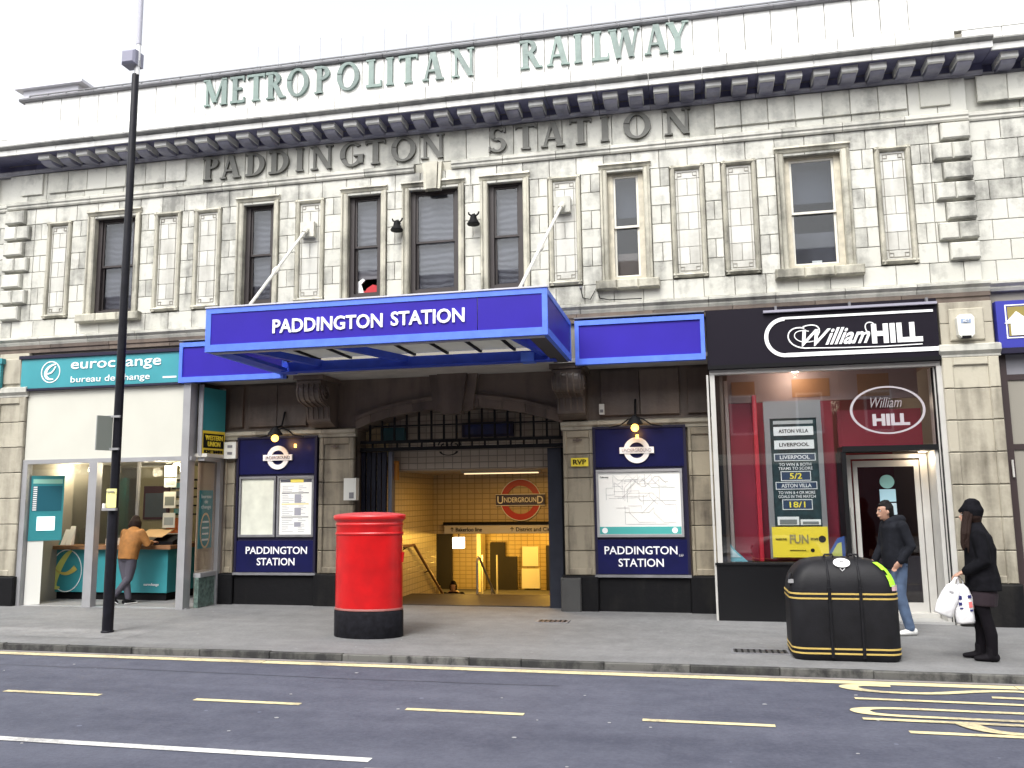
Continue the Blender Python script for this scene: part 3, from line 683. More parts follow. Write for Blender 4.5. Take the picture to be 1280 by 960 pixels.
MB().prism([(-3.66, 3.24), (-3.48, 3.28), (-3.40, 3.88), (-3.555, 3.88)], E_-.12, E_+.02).build('keystone', M_shade, B)
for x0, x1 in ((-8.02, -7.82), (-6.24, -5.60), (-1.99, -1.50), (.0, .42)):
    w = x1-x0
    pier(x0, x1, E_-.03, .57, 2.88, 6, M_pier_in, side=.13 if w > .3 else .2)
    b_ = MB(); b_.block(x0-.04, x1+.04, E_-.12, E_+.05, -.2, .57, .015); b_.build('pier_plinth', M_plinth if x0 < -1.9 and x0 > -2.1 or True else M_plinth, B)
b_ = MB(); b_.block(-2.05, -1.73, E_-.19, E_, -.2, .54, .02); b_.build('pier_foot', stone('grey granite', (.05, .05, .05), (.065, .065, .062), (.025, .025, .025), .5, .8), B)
for x0, x1 in ((-7.78, -6.28), (-1.46, -.04)):
    b_ = MB(); b_.block(x0, x1, E_-.06, E_+.04, -.2, .55, .01); b_.build('dado', M_plinth, B)
prof_band = [(E_+.04, 2.885), (E_-.05, 2.885), (E_-.06, 2.93), (E_-.10, 2.96), (E_-.10, 3.01), (E_-.05, 3.03), (E_+.04, 3.03)]
for x0, x1 in ((-8.04, -5.57), (-2.02, .44)):
    n = 4
    for i in range(n): MB().prism(prof_band, x0+(x1-x0)*i/n+.003, x0+(x1-x0)*(i+1)/n-.003, 'x').build('capital_band', M_pier, B)
for x0, x1, n in ((-7.98, -7.72, 1), (-7.62, -6.50, 2), (-1.36, -.10, 2), (0.02, .42, 1)):
    dblk(x0, x1, 3.10, 3.84, n, E_-.03)
# fixture marks on the capitals
for xx in (-5.95, -1.75):
    piece('cross_mark', 'cm', lambda b: b.box(-.075, .075, -.012, 0, -.012, .012).box(-.02, .02, -.016, 0, -.03, .03), M_shade, B, (xx, E_-.058, 2.72))
# soffit above the recess
bx('recess_soffit', -8.3, .40, -.05, E_+.06, 3.88, 3.94, mat('soffit paint', (.42, .40, .36), .7, var=.12), B)
bx('recess_return', .43, .55, .12, 1.2, -.2, 3.9, M_shade, B)
# scroll consoles
def console(x0, x1):
    prof = []
    for i in range(19):     # volute outline, y against z
        a = R(-90+i*12.5)
        prof.append((.28-.20*math.cos(R(-60+i*13)), 3.60+.20*math.sin(R(-60+i*13))))
    body = [(E_+.02, 3.84), (.06, 3.84), (.03, 3.78)]
    body += [(.20+.19*math.cos(R(150+i*15)), 3.62+.19*math.sin(R(150+i*15))) for i in range(9)]
    body += [(.40, 3.38), (.42, 3.26)]
    body += [(.52+.09*math.cos(R(180+i*22)), 3.20+.09*math.sin(R(180+i*22))) for i in range(5)]
    body += [(.66, 3.05), (E_+.02, 3.04)]
    c = MB().prism(body, x0, x1, 'x').build('console', M_shade, B)
    MB().box(x0-.05, x1+.05, -.0, E_+.02, 3.80, 3.875).build('abacus', M_shade, c)
    n = 4
    for i in range(n+1):
        xx = x0+.03+(x1-x0-.06)*i/n
        pts = [(xx, .20+.195*math.cos(R(120+k*18)), 3.62+.195*math.sin(R(120+k*18))) for k in range(9)]+[(xx, .385, 3.38), (xx, .41, 3.26), (xx, .44, 3.18)]
        MB().tube(pts, .016, 6).build('rib', M_shade, c)
    for xx, d in ((x1, .03), (x0, -.03)):
        pts = [(xx+d*.3, .22+(.16-.0055*k)*math.cos(R(150+k*24)), 3.62+(.16-.0055*k)*math.sin(R(150+k*24))) for k in range(25)]
        MB().tube(pts, .02, 6, up=Vector((1, 0, 0))).build('volute', M_shade, c)
console(-6.36, -5.93); console(-2.03, -1.58)

# ---- vestibule, stairs and lower hall
def tilemat(name, c1, c2, mort, sc):
    m = bpy.data.materials.new(name); nt, p = nodes(m); N = nt.nodes.new; L = nt.links
    g = N('ShaderNodeNewGeometry'); sp = N('ShaderNodeSeparateXYZ'); L.new(g.outputs['Position'], sp.inputs[0])
    ad = N('ShaderNodeMath'); ad.operation = 'ADD'; L.new(sp.outputs['X'], ad.inputs[0]); L.new(sp.outputs['Y'], ad.inputs[1])
    cb = N('ShaderNodeCombineXYZ'); L.new(ad.outputs[0], cb.inputs[0]); L.new(sp.outputs['Z'], cb.inputs[1])
    br = N('ShaderNodeTexBrick'); br.offset = 0; br.inputs['Color1'].default_value = (*c1, 1); br.inputs['Color2'].default_value = (*c2, 1)
    br.inputs['Mortar'].default_value = (*mort, 1); br.inputs['Scale'].default_value = 1; br.inputs['Brick Width'].default_value = sc; br.inputs['Row Height'].default_value = sc*.66
    br.inputs['Mortar Size'].default_value = .008; L.new(cb.outputs[0], br.inputs['Vector']); L.new(br.outputs['Color'], p.inputs['Base Color'])
    b = N('ShaderNodeBump'); b.invert = True; b.inputs['Strength'].default_value = .5; b.inputs['Distance'].default_value = .01; L.new(br.outputs['Fac'], b.inputs['Height']); L.new(b.outputs[0], p.inputs['Normal'])
    p.inputs['Roughness'].default_value = .3; return m
M_ct = tilemat('cream hall tiles', (.52, .42, .24), (.48, .385, .21), (.28, .22, .12), .16)
M_cd = tilemat('dimmed hall tiles', (.34, .29, .23), (.30, .255, .20), (.16, .135, .11), .16)  # greyer copy of the hall tiles; dimmer light put into the colour
M_ceil = mat('hall ceiling', (.36, .32, .25), .7)
YB = 4.0
hall = MB()
hall.box(-5.60, -5.20, 1.25, YB+.2, -3.2, 3.5); hall.box(-2.0, -1.7, 1.25, YB+.2, -3.2, 3.5)
hall.box(-5.20, -2.0, YB, YB+.2, 1.09, 2.5)                     # lintel wall over the stairs
hall.build('hall_wall', M_ct, B)
bx('hall_beam', -5.20, -2.0, 1.30, 1.50, 2.31, 3.6, M_cd, B)
bx('hall_ceiling', -5.20, -2.0, 1.50, YB, 2.30, 2.36, M_ceil, B)
bx('hall_side', -5.62, -5.56, E_+.6, 1.3, -.2, 3.2, M_black, B)
for i in range(12):
    bx('step', -5.19, -2.01, 2.6+i*.29, 2.6+(i+1)*.29+.02, -.6-i*.17, -.02-(i+1)*.165, mat('stair stone', (.10, .085, .07), .7, var=.2, vscale=4), B)
bx('stair_nosing', -5.19, -2.01, 2.50, 2.60, -.2, .05, mat('nosing', (.06, .045, .035), .6), B)
bx('vestibule_floor', -5.56, -2.0, 1.0, 2.5, -.25, .047, mat('dark reddish floor', (.030, .023, .02), .6, var=.3, vscale=3), B)  # plain dark reddish floor band inside the archway
# lower hall
lh = MB(); lh.box(-9, 1, 8.2, 8.4, -3.2, 2.2); lh.box(-9, 1, YB+.2, 8.4, 1.35, 1.5); lh.box(-9, -8.8, YB, 8.4, -3.2, 2.2); lh.box(.8, 1, YB, 8.4, -3.2, 2.2)
lh.build('lower_hall_wall', M_ct, B)
bx('lower_hall_floor', -9, 1, YB+1, 8.4, -3.2, -2.55, mat('hall floor', (.12, .11, .10), .5), B)
YD = 8.1
for x0, x1, z0, z1 in ((-6.75, -5.98, -2.5, 1.20), (-4.98, -4.60, -2.5, .70), (-4.60, -4.30, -2.5, .35), (-3.55, -2.6, -2.5, .62)):
    bx('lower_doorway', x0, x1, YD-.02, 8.21, z0, z1, M_dark, B)
lc = MB(); lc.box(-5.20, -5.10, 7.6, 8.1, -2.5, 1.3); lc.build('lower_column', mat('pale column', (.7, .62, .4), .4), B)
for zz, x0, x1 in ((.12, -4.15, -3.75), (-.42, -4.17, -3.72)):
    bx('notice', x0, x1, YD-.03, YD+.1, zz, zz+.48, M_paper, B)
gatep = MB()
for xx in (-4.98, -4.62): gatep.box(xx, xx+.03, 7.2, 7.25, -2.0, .45)
gatep.build('lower_gate_post', M_aluw, B)
# handrails on the stairs
hr = thing('stair_handrail', 'brown handrail sloping down the left stair wall beyond the arch', 'handrail', (-5.1, 2.6, 0))
MB().tube([(-5.12, 1.9, .95), (-5.12, 2.5, .95), (-5.12, 5.4, -.75)], .028, 8, cap='round').build('rail', M_wood, hr)
for yy, zz in ((2.1, .93), (3.4, .40), (4.6, -.30)):
    piece('bracket', 'hb', lambda b: b.tube([(0, 0, 0), (-.08, 0, -.04)], .012, 6), M_iron, hr, (-5.12, yy, zz))
hr = thing('stair_handrail', 'grey metal handrail with rounded top in the middle of the stairs', 'handrail', (-3.75, 3.6, -.6))
MB().tube([(-4.05, 3.1, -.4), (-4.05, 3.1, .60), (-4.05, 3.2, .68), (-4.05, 3.32, .64), (-4.05, 5.4, -.72)], .024, 8).build('rail', M_alu, hr)
MB().tube([(-4.05, 4.3, -.02), (-4.05, 4.3, -1.0)], .018, 8).build('post', M_alu, hr)
# hall fittings
t = thing('underground_roundel', 'red ring Underground roundel with blue name bar on the tiled wall inside', 'sign', (-3.38, YB, 1.76))
cxr, czr = -3.355, 1.765
MB().ring(cxr, czr, .405, .285, YB-.05, YB-.003, 48).build('ring', mat('roundel red', (.42, .03, .02), .4), t)
MB().ring(cxr, czr, .42, .405, YB-.045, YB-.002, 48).build('ring_edge', M_wletter, t)
bx('bar', cxr-.50, cxr+.50, YB-.075, YB-.003, czr-.105, czr+.105, mat('roundel blue', (.02, .02, .09), .4), t)
bd = MB(); bd.box(cxr-.51, cxr+.51, YB-.07, YB-.002, czr-.118, czr-.105); bd.box(cxr-.51, cxr+.51, YB-.07, YB-.002, czr+.105, czr+.118); bd.build('bar_edge', M_wletter, t)
text('lettering', 'NDERGROUN', (cxr, YB-.0755, czr), .66, .10, M_wletter, t, bold=.01)
text('lettering', 'U', (cxr-.41, YB-.0755, czr), .12, .15, M_wletter, t, bold=.01)
text('lettering', 'D', (cxr+.41, YB-.0755, czr), .12, .15, M_wletter, t, bold=.01)
t = thing('direction_sign', 'pale strip sign for the trains hung across above the stairs', 'sign', (-3.8, YB-.12, 1.1))
bx('panel', -4.93, -2.02, YB-.13, YB-.05, 1.10, 1.27, mat('sign grey', (.50, .48, .44), .5), t)
bx('cap', -4.95, -2.0, YB-.15, YB-.003, 1.272, 1.33, M_black, t)
text('lettering', '\u2191 Bakerloo line', (-4.47, YB-.1305, 1.185), .66, .085, M_black, t, bold=.008)
text('lettering', '\u2191 District and Circle lines', (-2.98, YB-.1305, 1.185), 1.15, .085, M_black, t, bold=.008)
def lamp_light(name, loc, energy, color, size=.1):
    l = bpy.data.lights.new(name, 'POINT'); l.energy = energy*LAMP; l.color = color; l.shadow_soft_size = size
    o = bpy.data.objects.new(name, l); COL.objects.link(o); o.location = loc; return o
WARM = (1., .56, .09)
t = thing('ceiling_light', 'long lit tube light under the vestibule ceiling', 'light', (-3.35, 2.2, 2.28))
bx('housing', -4.1, -2.62, 2.15, 2.27, 2.265, 2.30, M_ceil, t)
bx('tube', -4.05, -2.67, 2.18, 2.24, 2.245, 2.264, mat('lit tube', (1, .74, .42), emit=1.3), t)
al = bpy.data.lights.new('tube_light', 'AREA'); al.shape = 'RECTANGLE'; al.size = 1.4; al.size_y = .08; al.energy = 46*LAMP; al.color = (1, .56, .12)
ao = bpy.data.objects.new('tube_light', al); COL.objects.link(ao); ao.location = (-3.36, 2.2, 2.235)
t = thing('hanging_lamp', 'bright white square lamp hanging over the lower stairs', 'lamp', (-5.47, 7.0, .75))
bx('shade', -5.62, -5.38, 6.9, 7.14, .62, .88, mat('lit shade', (1, .93, .72), emit=4), t)
bx('stem', -5.51, -5.49, 7.01, 7.03, .88, 1.35, M_black, t)
lamp_light('hanging_lamp_light', (-5.2, 6.7, .4), 85, WARM, .15)
lamp_light('lower_hall_light', (-3.2, 6.9, .9), 90, WARM, .15)
t = thing('ceiling_light', 'round light on the lower hall ceiling above the right notices', 'light', (-3.2, 6.9, 1.3))
MB().disc(0, 0, .14, 0, .05, 20).xf(Matrix.Translation((-3.2, 6.9, 1.30)) @ Matrix.Rotation(PI/2, 4, 'X')).build('diffuser', mat('lit diffuser', (1, .8, .5), emit=3), t)
# side columns and arched grille
t = thing('folded_gate', 'dark blue folded gate leaf standing at the left of the archway', 'gate', (-5.35, 1.0, 0))
for i in range(5): bx('leaf', -5.57+i*.095, -5.50+i*.095, .96+.02*(i % 2), 1.02+.02*(i % 2), 0, 2.62, mat('gate navy', (.007, .008, .018), .5, spec=.3), t)
bx('guide', -5.10, -5.03, 1.02, 1.12, 0, 2.62, mat('gate grey', (.10, .11, .14), .4), t)
t = thing('gate_post', 'grey blue steel post standing at the right of the archway', 'post', (-2.2, 1.0, 0))
bx('post', -2.29, -2.06, .95, 1.10, 0, 2.62, mat('gate slate', (.026, .029, .040), .6, var=.15, vscale=4, spec=.15), t)
bx('guide', -2.06, -2.01, .97, 1.08, 0, 2.62, M_black, t)
t = thing('archway_grille', 'black iron grille filling the arch over the station entrance', 'grille', (-3.78, .9, 2.65))
bx('rail', -5.56, -2.0, .87, .93, 2.63, 2.69, M_black, t); bx('rail', -5.56, -2.0, .87, .93, 2.76, 2.81, M_black, t)
bx('rail', -5.36, -2.0, .885, .915, 3.045, 3.07, M_black, t)
def archz(x): 
    for (a, za), (b_, zb) in zip(SP, SP[1:]):
        if a <= x <= b_: return za+(zb-za)*(x-a)/(b_-a)
    return 3.0
for i in range(16):
    xx = -5.39+.222*i
    if xx < -2.02:
        hh = round(archz(xx)+.02-2.81, 2)
        piece('bar', ('gb', hh), lambda b: b.box(-.016, .016, -.014, .014, 0, hh), M_black, t, (xx, .9, 2.81))
    piece('stub', 'gs', lambda b: b.box(-.014, .014, -.013, .013, 0, .07), M_black, t, (xx+.05, .9, 2.69))
for sx in (-1, 1):
    pts = [(-3.95+sx*(.10+.10*math.cos(R(a*20))*(1-a/30)), .86, 2.70+.09*math.sin(R(a*20))*(1-a/30)) for a in range(24)]
    MB().tube(pts, .012, 6, up=Vector((0, 1, 0))).build('scroll', M_black, t)
MB().ring(-3.97, 2.60, .16, .13, .86, .90, 20, a0=PI, a1=2*PI, sz=.45).build('lock_ring', M_black, t)
t = thing('display_board', 'unlit dark train display hung behind the grille', 'sign', (-3.35, 1.2, 2.85))
bx('case', -3.80, -2.90, 1.12, 1.22, 2.85, 3.10, M_navyd, t); bx('screen', -3.75, -2.95, 1.112, 1.12, 2.89, 3.06, mat('dim screen', (.02, .03, .09), .2), t)
t = thing('teal_lamp_box', 'dark teal box behind the left corner of the grille', 'box', (-5.1, 1.2, 2.9))
bx('case', -5.28, -4.85, 1.12, 1.25, 2.82, 3.05, mat('deep teal', (.01, .07, .08), .4), t)
t = thing('call_point', 'yellow box fixed beside the entrance gate', 'box', (-5.05, 1.2, 2.1))
bx('case', -5.14, -4.98, 1.13, 1.25, 2.14, 2.47, mat('amber box', (.42, .17, .02), .5), t); bx('door', -5.11, -5.01, 1.122, 1.13, 2.20, 2.42, mat('amber door', (.25, .09, .02), .5), t)
MB().tube([(-5.06, 1.16, 2.14), (-5.06, 1.16, .1)], .035, 8).build('conduit', M_iron, t)

# people and bags glimpsed on the lower stairs are built further down
# ------------------------------------------------------------------ CANOPY
K = thing('station_canopy', 'deep blue boxed canopy hung on rods over the station entrance', 'canopy', (-4.15, -1.2, 3.88))
cx0, cx1, cy, cz0, cz1 = -6.56, -1.70, -2.40, 3.875, 4.495
bx('sign_panel', cx0+.08, -2.635, cy+.012, cy+.05, cz0+.10, cz1-.075, M_bluep, K); bx('sign_panel', -2.625, cx1-.07, cy+.012, cy+.05, cz0+.10, cz1-.075, M_bluep, K)
bx('side_panel', cx1-.05, cx1-.012, cy+.07, -.22, cz0+.10, cz1-.075, M_bluep, K)
bx('side_panel', cx0+.012, cx0+.05, cy+.07, -.22, cz0+.10, cz1-.075, M_bluep, K)
tr = MB()
tr.box(cx0, cx1, cy, cy+.06, cz0, cz0+.10); tr.box(cx0, cx1, cy, cy+.06, cz1-.075, cz1); tr.box(cx0, cx0+.08, cy+.001, cy+.06, cz0+.10, cz1-.075); tr.box(cx1-.07, cx1, cy+.001, cy+.06, cz0+.10, cz1-.075)
for xa, xb in ((cx1-.06, cx1), (cx0, cx0+.06)):
    tr.box(xa, xb, cy+.06, -.16, cz0, cz0+.10); tr.box(xa, xb, cy+.06, -.16, cz1-.075, cz1); tr.box(xa, xb, -.22, -.16, cz0+.10, cz1-.075)
tr.build('trim', M_bluet, K)
bx('flashing', cx0-.01, cx1+.01, cy-.015, cy+.10, cz1+.002, cz1+.022, mat('zinc', (.50, .50, .55), .5), K)
text('lettering', 'PADDINGTON', (-4.735, cy+.0115, 4.185), 1.60, .195, M_wletter, K, bold=.022, depth=.018)
text('lettering', 'STATION', (-3.31, cy+.0115, 4.195), 1.02, .195, M_wletter, K, bold=.022, depth=.018)
bx('soffit_edge', cx0+.06, cx1-.06, cy+.06, cy+.16, cz0-.012, cz0+.04, mat('pale edge', (.35, .36, .40), .5), K)
bx('soffit_edge', cx1-.28, cx1-.062, cy+.16, -.1, cz0+.0, cz0+.05, mat('soffit dark', (.05, .05, .06), .6), K)
bx('soffit_edge', cx0+.062, cx0+.28, cy+.16, -.1, cz0+.0, cz0+.05, M_blued, K)
n = 8
M_opal = mat('opal glass', (.62, .62, .58), .5, var=.15, vscale=3)
_nt = M_opal.node_tree; _tr = _nt.nodes.new('ShaderNodeBsdfTranslucent'); _tr.inputs[0].default_value = (.42, .42, .40, 1)
_ad = _nt.nodes.new('ShaderNodeMixShader'); _ad.inputs[0].default_value = .55
_out = [q for q in _nt.nodes if q.type == 'OUTPUT_MATERIAL'][0]
_nt.links.new(_nt.nodes['Principled BSDF'].outputs[0], _ad.inputs[1]); _nt.links.new(_tr.outputs[0], _ad.inputs[2]); _nt.links.new(_ad.outputs[0], _out.inputs[0])
for i in range(n):
    xa = cx0+.30+(cx1-cx0-.60)*i/n; xb = cx0+.30+(cx1-cx0-.60)*(i+1)/n
    bx('glass_panel', xa+.02, xb-.02, cy+.18, -.50, 4.06, 4.07, M_opal, K)
    bx('glazing_bar', xa-.02, xa+.02, cy+.16, -.45, 4.03, 4.075, M_black, K)
bx('beam', cx0+.2, cx1-.2, -.48, -.38, 3.87, 4.02, M_blued, K)
bx('beam_flange', cx0+.2, cx1-.2, -.53, -.33, 3.855, 3.872, M_blued, K)
for xx, xb in ((-6.30, -5.75), (-5.0, -4.3), (-2.35, -2.1)):
    MB().prism([(xx, cy+.1), (xx+.10, cy+.1), (xb+.10, -.4), (xb, -.4)], 3.93, 4.03, 'z').build('raking_beam', M_blued, K)
bx('beam_end', -2.42, -2.22, -.56, -.32, 3.84, 3.98, M_bluet, K)
bx('canopy_ceiling', cx0+.25, cx1-.25, -.36, .0, 3.90, 3.93, mat('soffit paint', (.42, .40, .36), .7), K)
for (xa, za, xb, yb, zb) in ((-6.17, 6.36, -6.42, -1.72, 4.50), (-1.80, 6.42, -2.21, -1.95, 4.50)):
    a = Vector((xa, -.10, za)); b_ = Vector((xb, yb, zb)); mid = a.lerp(b_, .50)
    rod = MB().tube([a, b_], .024, 8).build('hanger_rod', mat('white rod paint', (.66, .65, .60), .5), K)
    d = (b_-a).normalized()
    MB().tube([mid-d*.10, mid-d*.03, mid+d*.03, mid+d*.10], [.026, .05, .05, .026], 8).build('turnbuckle', M_whitew, rod)
    bx('bracket', xb-.05, xb+.05, yb-.05, yb+.08, cz1, cz1+.09, M_whitew, rod)
    MB().tube([a, a+d*.12], .045, 8).build('shackle', M_whitew, rod)
    bx('wall_plate', xa-.125, xa+.125, -.10, .0, za-.13, za+.13, M_cornice, rod)
# side fascia signs
def fascia(label, x0, x1):
    t = thing('blue_fascia_sign', label, 'sign', ((x0+x1)/2, -.1, 3.82))
    z0, z1 = 3.815, 4.50
    bx('panel', x0+.06, x1-.06, -.155, -.10, z0+.09, z1-.075, M_bluep, t)
    f = MB(); f.box(x0, x1, -.18, -.06, z0, z0+.09); f.box(x0, x1, -.18, -.06, z1-.075, z1); f.box(x0, x0+.06, -.179, -.06, z0+.09, z1-.075); f.box(x1-.06, x1, -.179, -.06, z0+.09, z1-.075)
    f.build('frame', M_bluet, t)
    bx('back_box', x0+.02, x1-.02, -.06, .04, z0+.02, z1+.03, M_navyd, t)
    bx('flashing', x0-.01, x1+.01, -.19, .0, z1+.032, z1+.05, M_lead, t)
fascia('plain blue fascia box right of the canopy over the map board', -1.64, .31)
fascia('plain blue fascia box behind the left end of the canopy', -8.43, -6.50)

# ------------------------------------------------------------------ NOTICE BOARDS
def roundel(t, cx, cz, y):
    MB().ring(cx, cz, .205, .125, y-.03, y, 40).build('roundel_ring', M_wletter, t)
    bx('roundel_bar', cx-.27, cx+.27, y-.045, y-.002, cz-.05, cz+.05, M_wletter, t)
    text('roundel_lettering', 'UNDERGROUND', (cx, y-.0455, cz), .46, .055, mat('dim lettering', (.35, .33, .36), .5), t)
def board(label, x0, x1):
    y = E_-.02
    t = thing('notice_board', label, 'notice board', ((x0+x1)/2, y, .55))
    bx('backboard', x0, x1, y-.04, y+.02, .55, 2.92, M_navyd, t)
    bx('header_panel', x0+.03, x1-.03, y-.06, y-.04, 2.27, 2.89, M_navy, t)
    bx('name_panel', x0+.03, x1-.03, y-.07, y-.04, .60, 1.13, M_navy, t)
    bx('bottom_lip', x0-.01, x1+.01, y-.10, y-.02, .55, .59, M_lead, t)
    f = MB(); f.box(x0, x0+.04, y-.08, y-.04, .59, 2.92); f.box(x1-.04, x1, y-.08, y-.04, .59, 2.92); f.box(x0+.04, x1-.04, y-.08, y-.04, 2.885, 2.92); f.build('edging', M_navyd, t)
    return t, y
t, y = board('two case notice board with Paddington Station name panel left of the archway', -7.77, -6.26)
roundel(t, -6.985, 2.55, y-.06)
text('lettering', 'PADDINGTON', (-6.98, y-.0705, .965), 1.14, .125, M_wletter, t, bold=.012, depth=.006)
text('lettering', 'STATION', (-6.985, y-.0705, .775), .70, .125, M_wletter, t, bold=.012, depth=.006)
for x0, x1, kind in ((-7.71, -7.02, 0), (-6.99, -6.31, 1)):
    c = MB(); c.box(x0, x1, y-.075, y-.04, 1.19, 1.23); c.box(x0, x1, y-.075, y-.04, 2.19, 2.23); c.box(x0, x0+.035, y-.075, y-.04, 1.23, 2.19); c.box(x1-.035, x1, y-.075, y-.04, 1.23, 2.19)
    cs = c.build('case', M_lead, t)
    bx('poster', x0+.035, x1-.035, y-.048, y-.04, 1.23, 2.19, mat('old poster', (.60, .61, .52), .6, var=.12, vscale=5) if kind == 0 else M_paper, cs)
    if kind:
        a, b_ = x0+.05, x1-.05
        M_gt = mat('grey print', (.30, .30, .34), .6); M_yt = mat('yellow print', (.70, .58, .10), .6)
        p = MB(); p.box(a, b_, y-.050, y-.047, 2.12, 2.17); p.build('print_band', mat('dark print', (.06, .06, .08), .6), cs)
        bx('print_band', (a+b_)/2-.10, (a+b_)/2+.14, y-.052, y-.047, 2.115, 2.175, M_yt, cs)
        for zz in (1.93, 1.52): bx('print_line', a+.03, b_-.05, y-.050, y-.047, zz, zz+.012, M_black, cs)
        bx('print_line', a+.03, b_-.05, y-.050, y-.047, 1.74, 1.755, M_yt, cs)
        for zz, h in ((1.84, .15), (1.62, .13), (1.40, .08)): bx('print_block', (a+b_)/2-.02, (a+b_)/2+.10, y-.051, y-.047, zz-h/2, zz+h/2, M_gt, cs)
        q = MB()
        for k in range(26):
            zz = 2.05-.031*k; q.box(a+.04, a+.04+.08+.14*random.random(), y-.0495, y-.047, zz, zz+.008); q.box(b_-.24, b_-.24+.05+.1*random.random(), y-.0495, y-.047, zz, zz+.008)
        q.build('small_print', M_gt, cs)
t, y = board('notice board with a large tube map right of the archway', -1.50, -.03)
roundel(t, -.80, 2.53, y-.06)
text('lettering', 'PADDINGTON', (-.79, y-.0705, .965), 1.13, .125, M_wletter, t, bold=.012, depth=.006)
text('lettering', 'STATION', (-.79, y-.0705, .775), .70, .125, M_wletter, t, bold=.012, depth=.006)
text('lettering', 'LU', (-.17, y-.0705, .89), .06, .03, M_wletter, t)
c = MB(); x0, x1 = -1.46, -.11
c.box(x0, x1, y-.08, y-.04, 1.17, 1.21); c.box(x0, x1, y-.08, y-.04, 2.19, 2.23); c.box(x0, x0+.035, y-.08, y-.04, 1.21, 2.19); c.box(x1-.035, x1, y-.08, y-.04, 1.21, 2.19)
cs = c.build('case', M_alu, t)
bx('map', x0+.035, x1-.035, y-.050, y-.04, 1.21, 2.19, M_paper, cs)
bx('map_band', x0+.04, x1-.04, y-.053, y-.049, 1.215, 1.33, mat('teal print', (.06, .36, .34), .5), cs)
for xx in (x0+.12, x1-.14): MB().disc(xx, 1.272, .045, y-.056, y-.052, 20).build('map_badge', M_white_s, cs)
rm = random.Random(3)
for k, cc in enumerate([(.45, .43, .44), (.42, .42, .46), (.45, .40, .42), (.40, .45, .44), (.5, .47, .42), (.38, .38, .42), (.46, .46, .48), (.5, .45, .47)]*2):
    q = MB(); px, pz = x0+.1+rm.random()*.4, 1.45+rm.random()*.6; pts = [(px, pz)]
    for s_ in range(7):
        ang = rm.choice((0, 0, 0, 45, -45, 90, -90)); L_ = .06+rm.random()*.16
        px = min(max(px+L_*math.cos(R(ang)), x0+.06), x1-.07); pz = min(max(pz+L_*math.sin(R(ang)), 1.37), 2.15)
        if abs(px-pts[-1][0])+abs(pz-pts[-1][1]) > .01: pts.append((px, pz))
    q.tube([(a, y-.0515-.0003*k, b_) for a, b_ in pts], (.0022), 4, up=Vector((0, 1, 0)))
    q.build('map_line', mat('map ink %d' % (k % 8), cc, .6), cs)
text('map_title', 'Tube map', (x0+.13, y-.0505, 2.11), .13, .03, M_black, cs)

# wall lamps
M_bulb = mat('lit bulb', (1, .52, .09), emit=4.5)
def walllamp(label, x, lit, small):
    y = E_-.05
    t = thing('wall_lamp', label, 'lamp', (x, y, 2.95))
    for s in (-1, 1):
        pts = [(x, y-.06, 3.06), (x+s*.12, y-.10, 3.02), (x+s*.24, y-.14, 2.93), (x+s*.42, y-.12, 2.90)]
        MB().tube(pts, .013, 6).build('arm', M_black, t)
    MB().tube([(x, y, 3.35), (x, y-.10, 3.10), (x, y-.32, 3.05)], .018, 6).build('stem', M_black, t)
    MB().lathe([(.02, 3.06), (.05, 3.04), (.12, 2.95), (.13, 2.92), (.11, 2.93), (.02, 3.0)], x, y-.34, 16).build('shade', M_black, t)
    MB().ball((x, y-.34, 2.865), .062, 12).build('bulb', M_bulb, t)
    MB().tube([(x+small, y-.30, 2.76), (x+small, y-.30, 2.70)], .022, 8).build('pilot_bulb', M_bulb, t)
    l = lamp_light('wall_lamp_light', (x, y-.42, 2.80), 3.2, (1, .52, .16), .06)
walllamp('lit lamp with black arms over the left notice board', -6.90, True, -.0+.36)
walllamp('lit lamp with black arms over the tube map board', -.80, True, .03)
# small wall fixtures
t = thing('junction_box', 'white switch box on the pier beside the currency kiosk', 'box', (-7.9, .7, 2.55))
bx('case', -7.99, -7.76, E_-.16, E_-.055, 2.55, 2.84, mat('off white plastic', (.62, .62, .57), .5), t)
for zz in (2.62, 2.74): bx('switch', -7.92, -7.83, E_-.167, E_-.16, zz, zz+.045, M_lead, t)
t = thing('help_phone', 'white telephone box on the pier at the left edge of the archway', 'box', (-5.62, .7, 1.8))
bx('case', -5.72, -5.50, E_-.19, E_-.06, 1.80, 2.17, mat('off white plastic', (.62, .62, .57), .5), t); bx('hatch', -5.62, -5.54, E_-.197, E_-.19, 1.83, 1.93, M_lead, t)
t = thing('meeting_point_sign', 'small yellow RVP plate on the pier right of the archway', 'sign', (-1.72, .7, 2.28))
bx('plate', -1.86, -1.58, E_-.075, E_-.055, 2.295, 2.43, M_yellow, t)
text('lettering', 'RVP', (-1.72, E_-.0755, 2.363), .21, .08, M_black, t, bold=.015)
t = thing('wall_intercom', 'small white fitting above the left corner of the tube map board', 'box', (-1.33, .7, 3.15))
bx('case', -1.38, -1.30, E_-.09, E_-.03, 3.12, 3.29, mat('off white plastic', (.62, .62, .57), .5), t); bx('grille', -1.365, -1.315, E_-.094, E_-.09, 3.15, 3.2, M_lead, t)
for lab, x in (('black floodlight between the third and fourth windows', -4.545), ('black floodlight right of the centre window', -3.245)):
    t = thing('floodlight', lab, 'light', (x, 0, 6.2))
    MB().lathe([(.10, 0), (.105, .02), (.06, .09), (.045, .16), (.02, .18)], 0, 0, 16).xf(Matrix.Translation((x, -.16, 6.18))).build('hood', M_black, t)
    MB().tube([(x, .0, 6.36), (x, -.10, 6.38), (x, -.16, 6.34)], .014, 6).build('arm', M_black, t)
    for s in (-1, 1): MB().tube([(x+s*.02, -.12, 6.33), (x+s*.08, -.14, 6.37), (x+s*.085, -.14, 6.40)], .014, 6).build('lug', M_black, t)
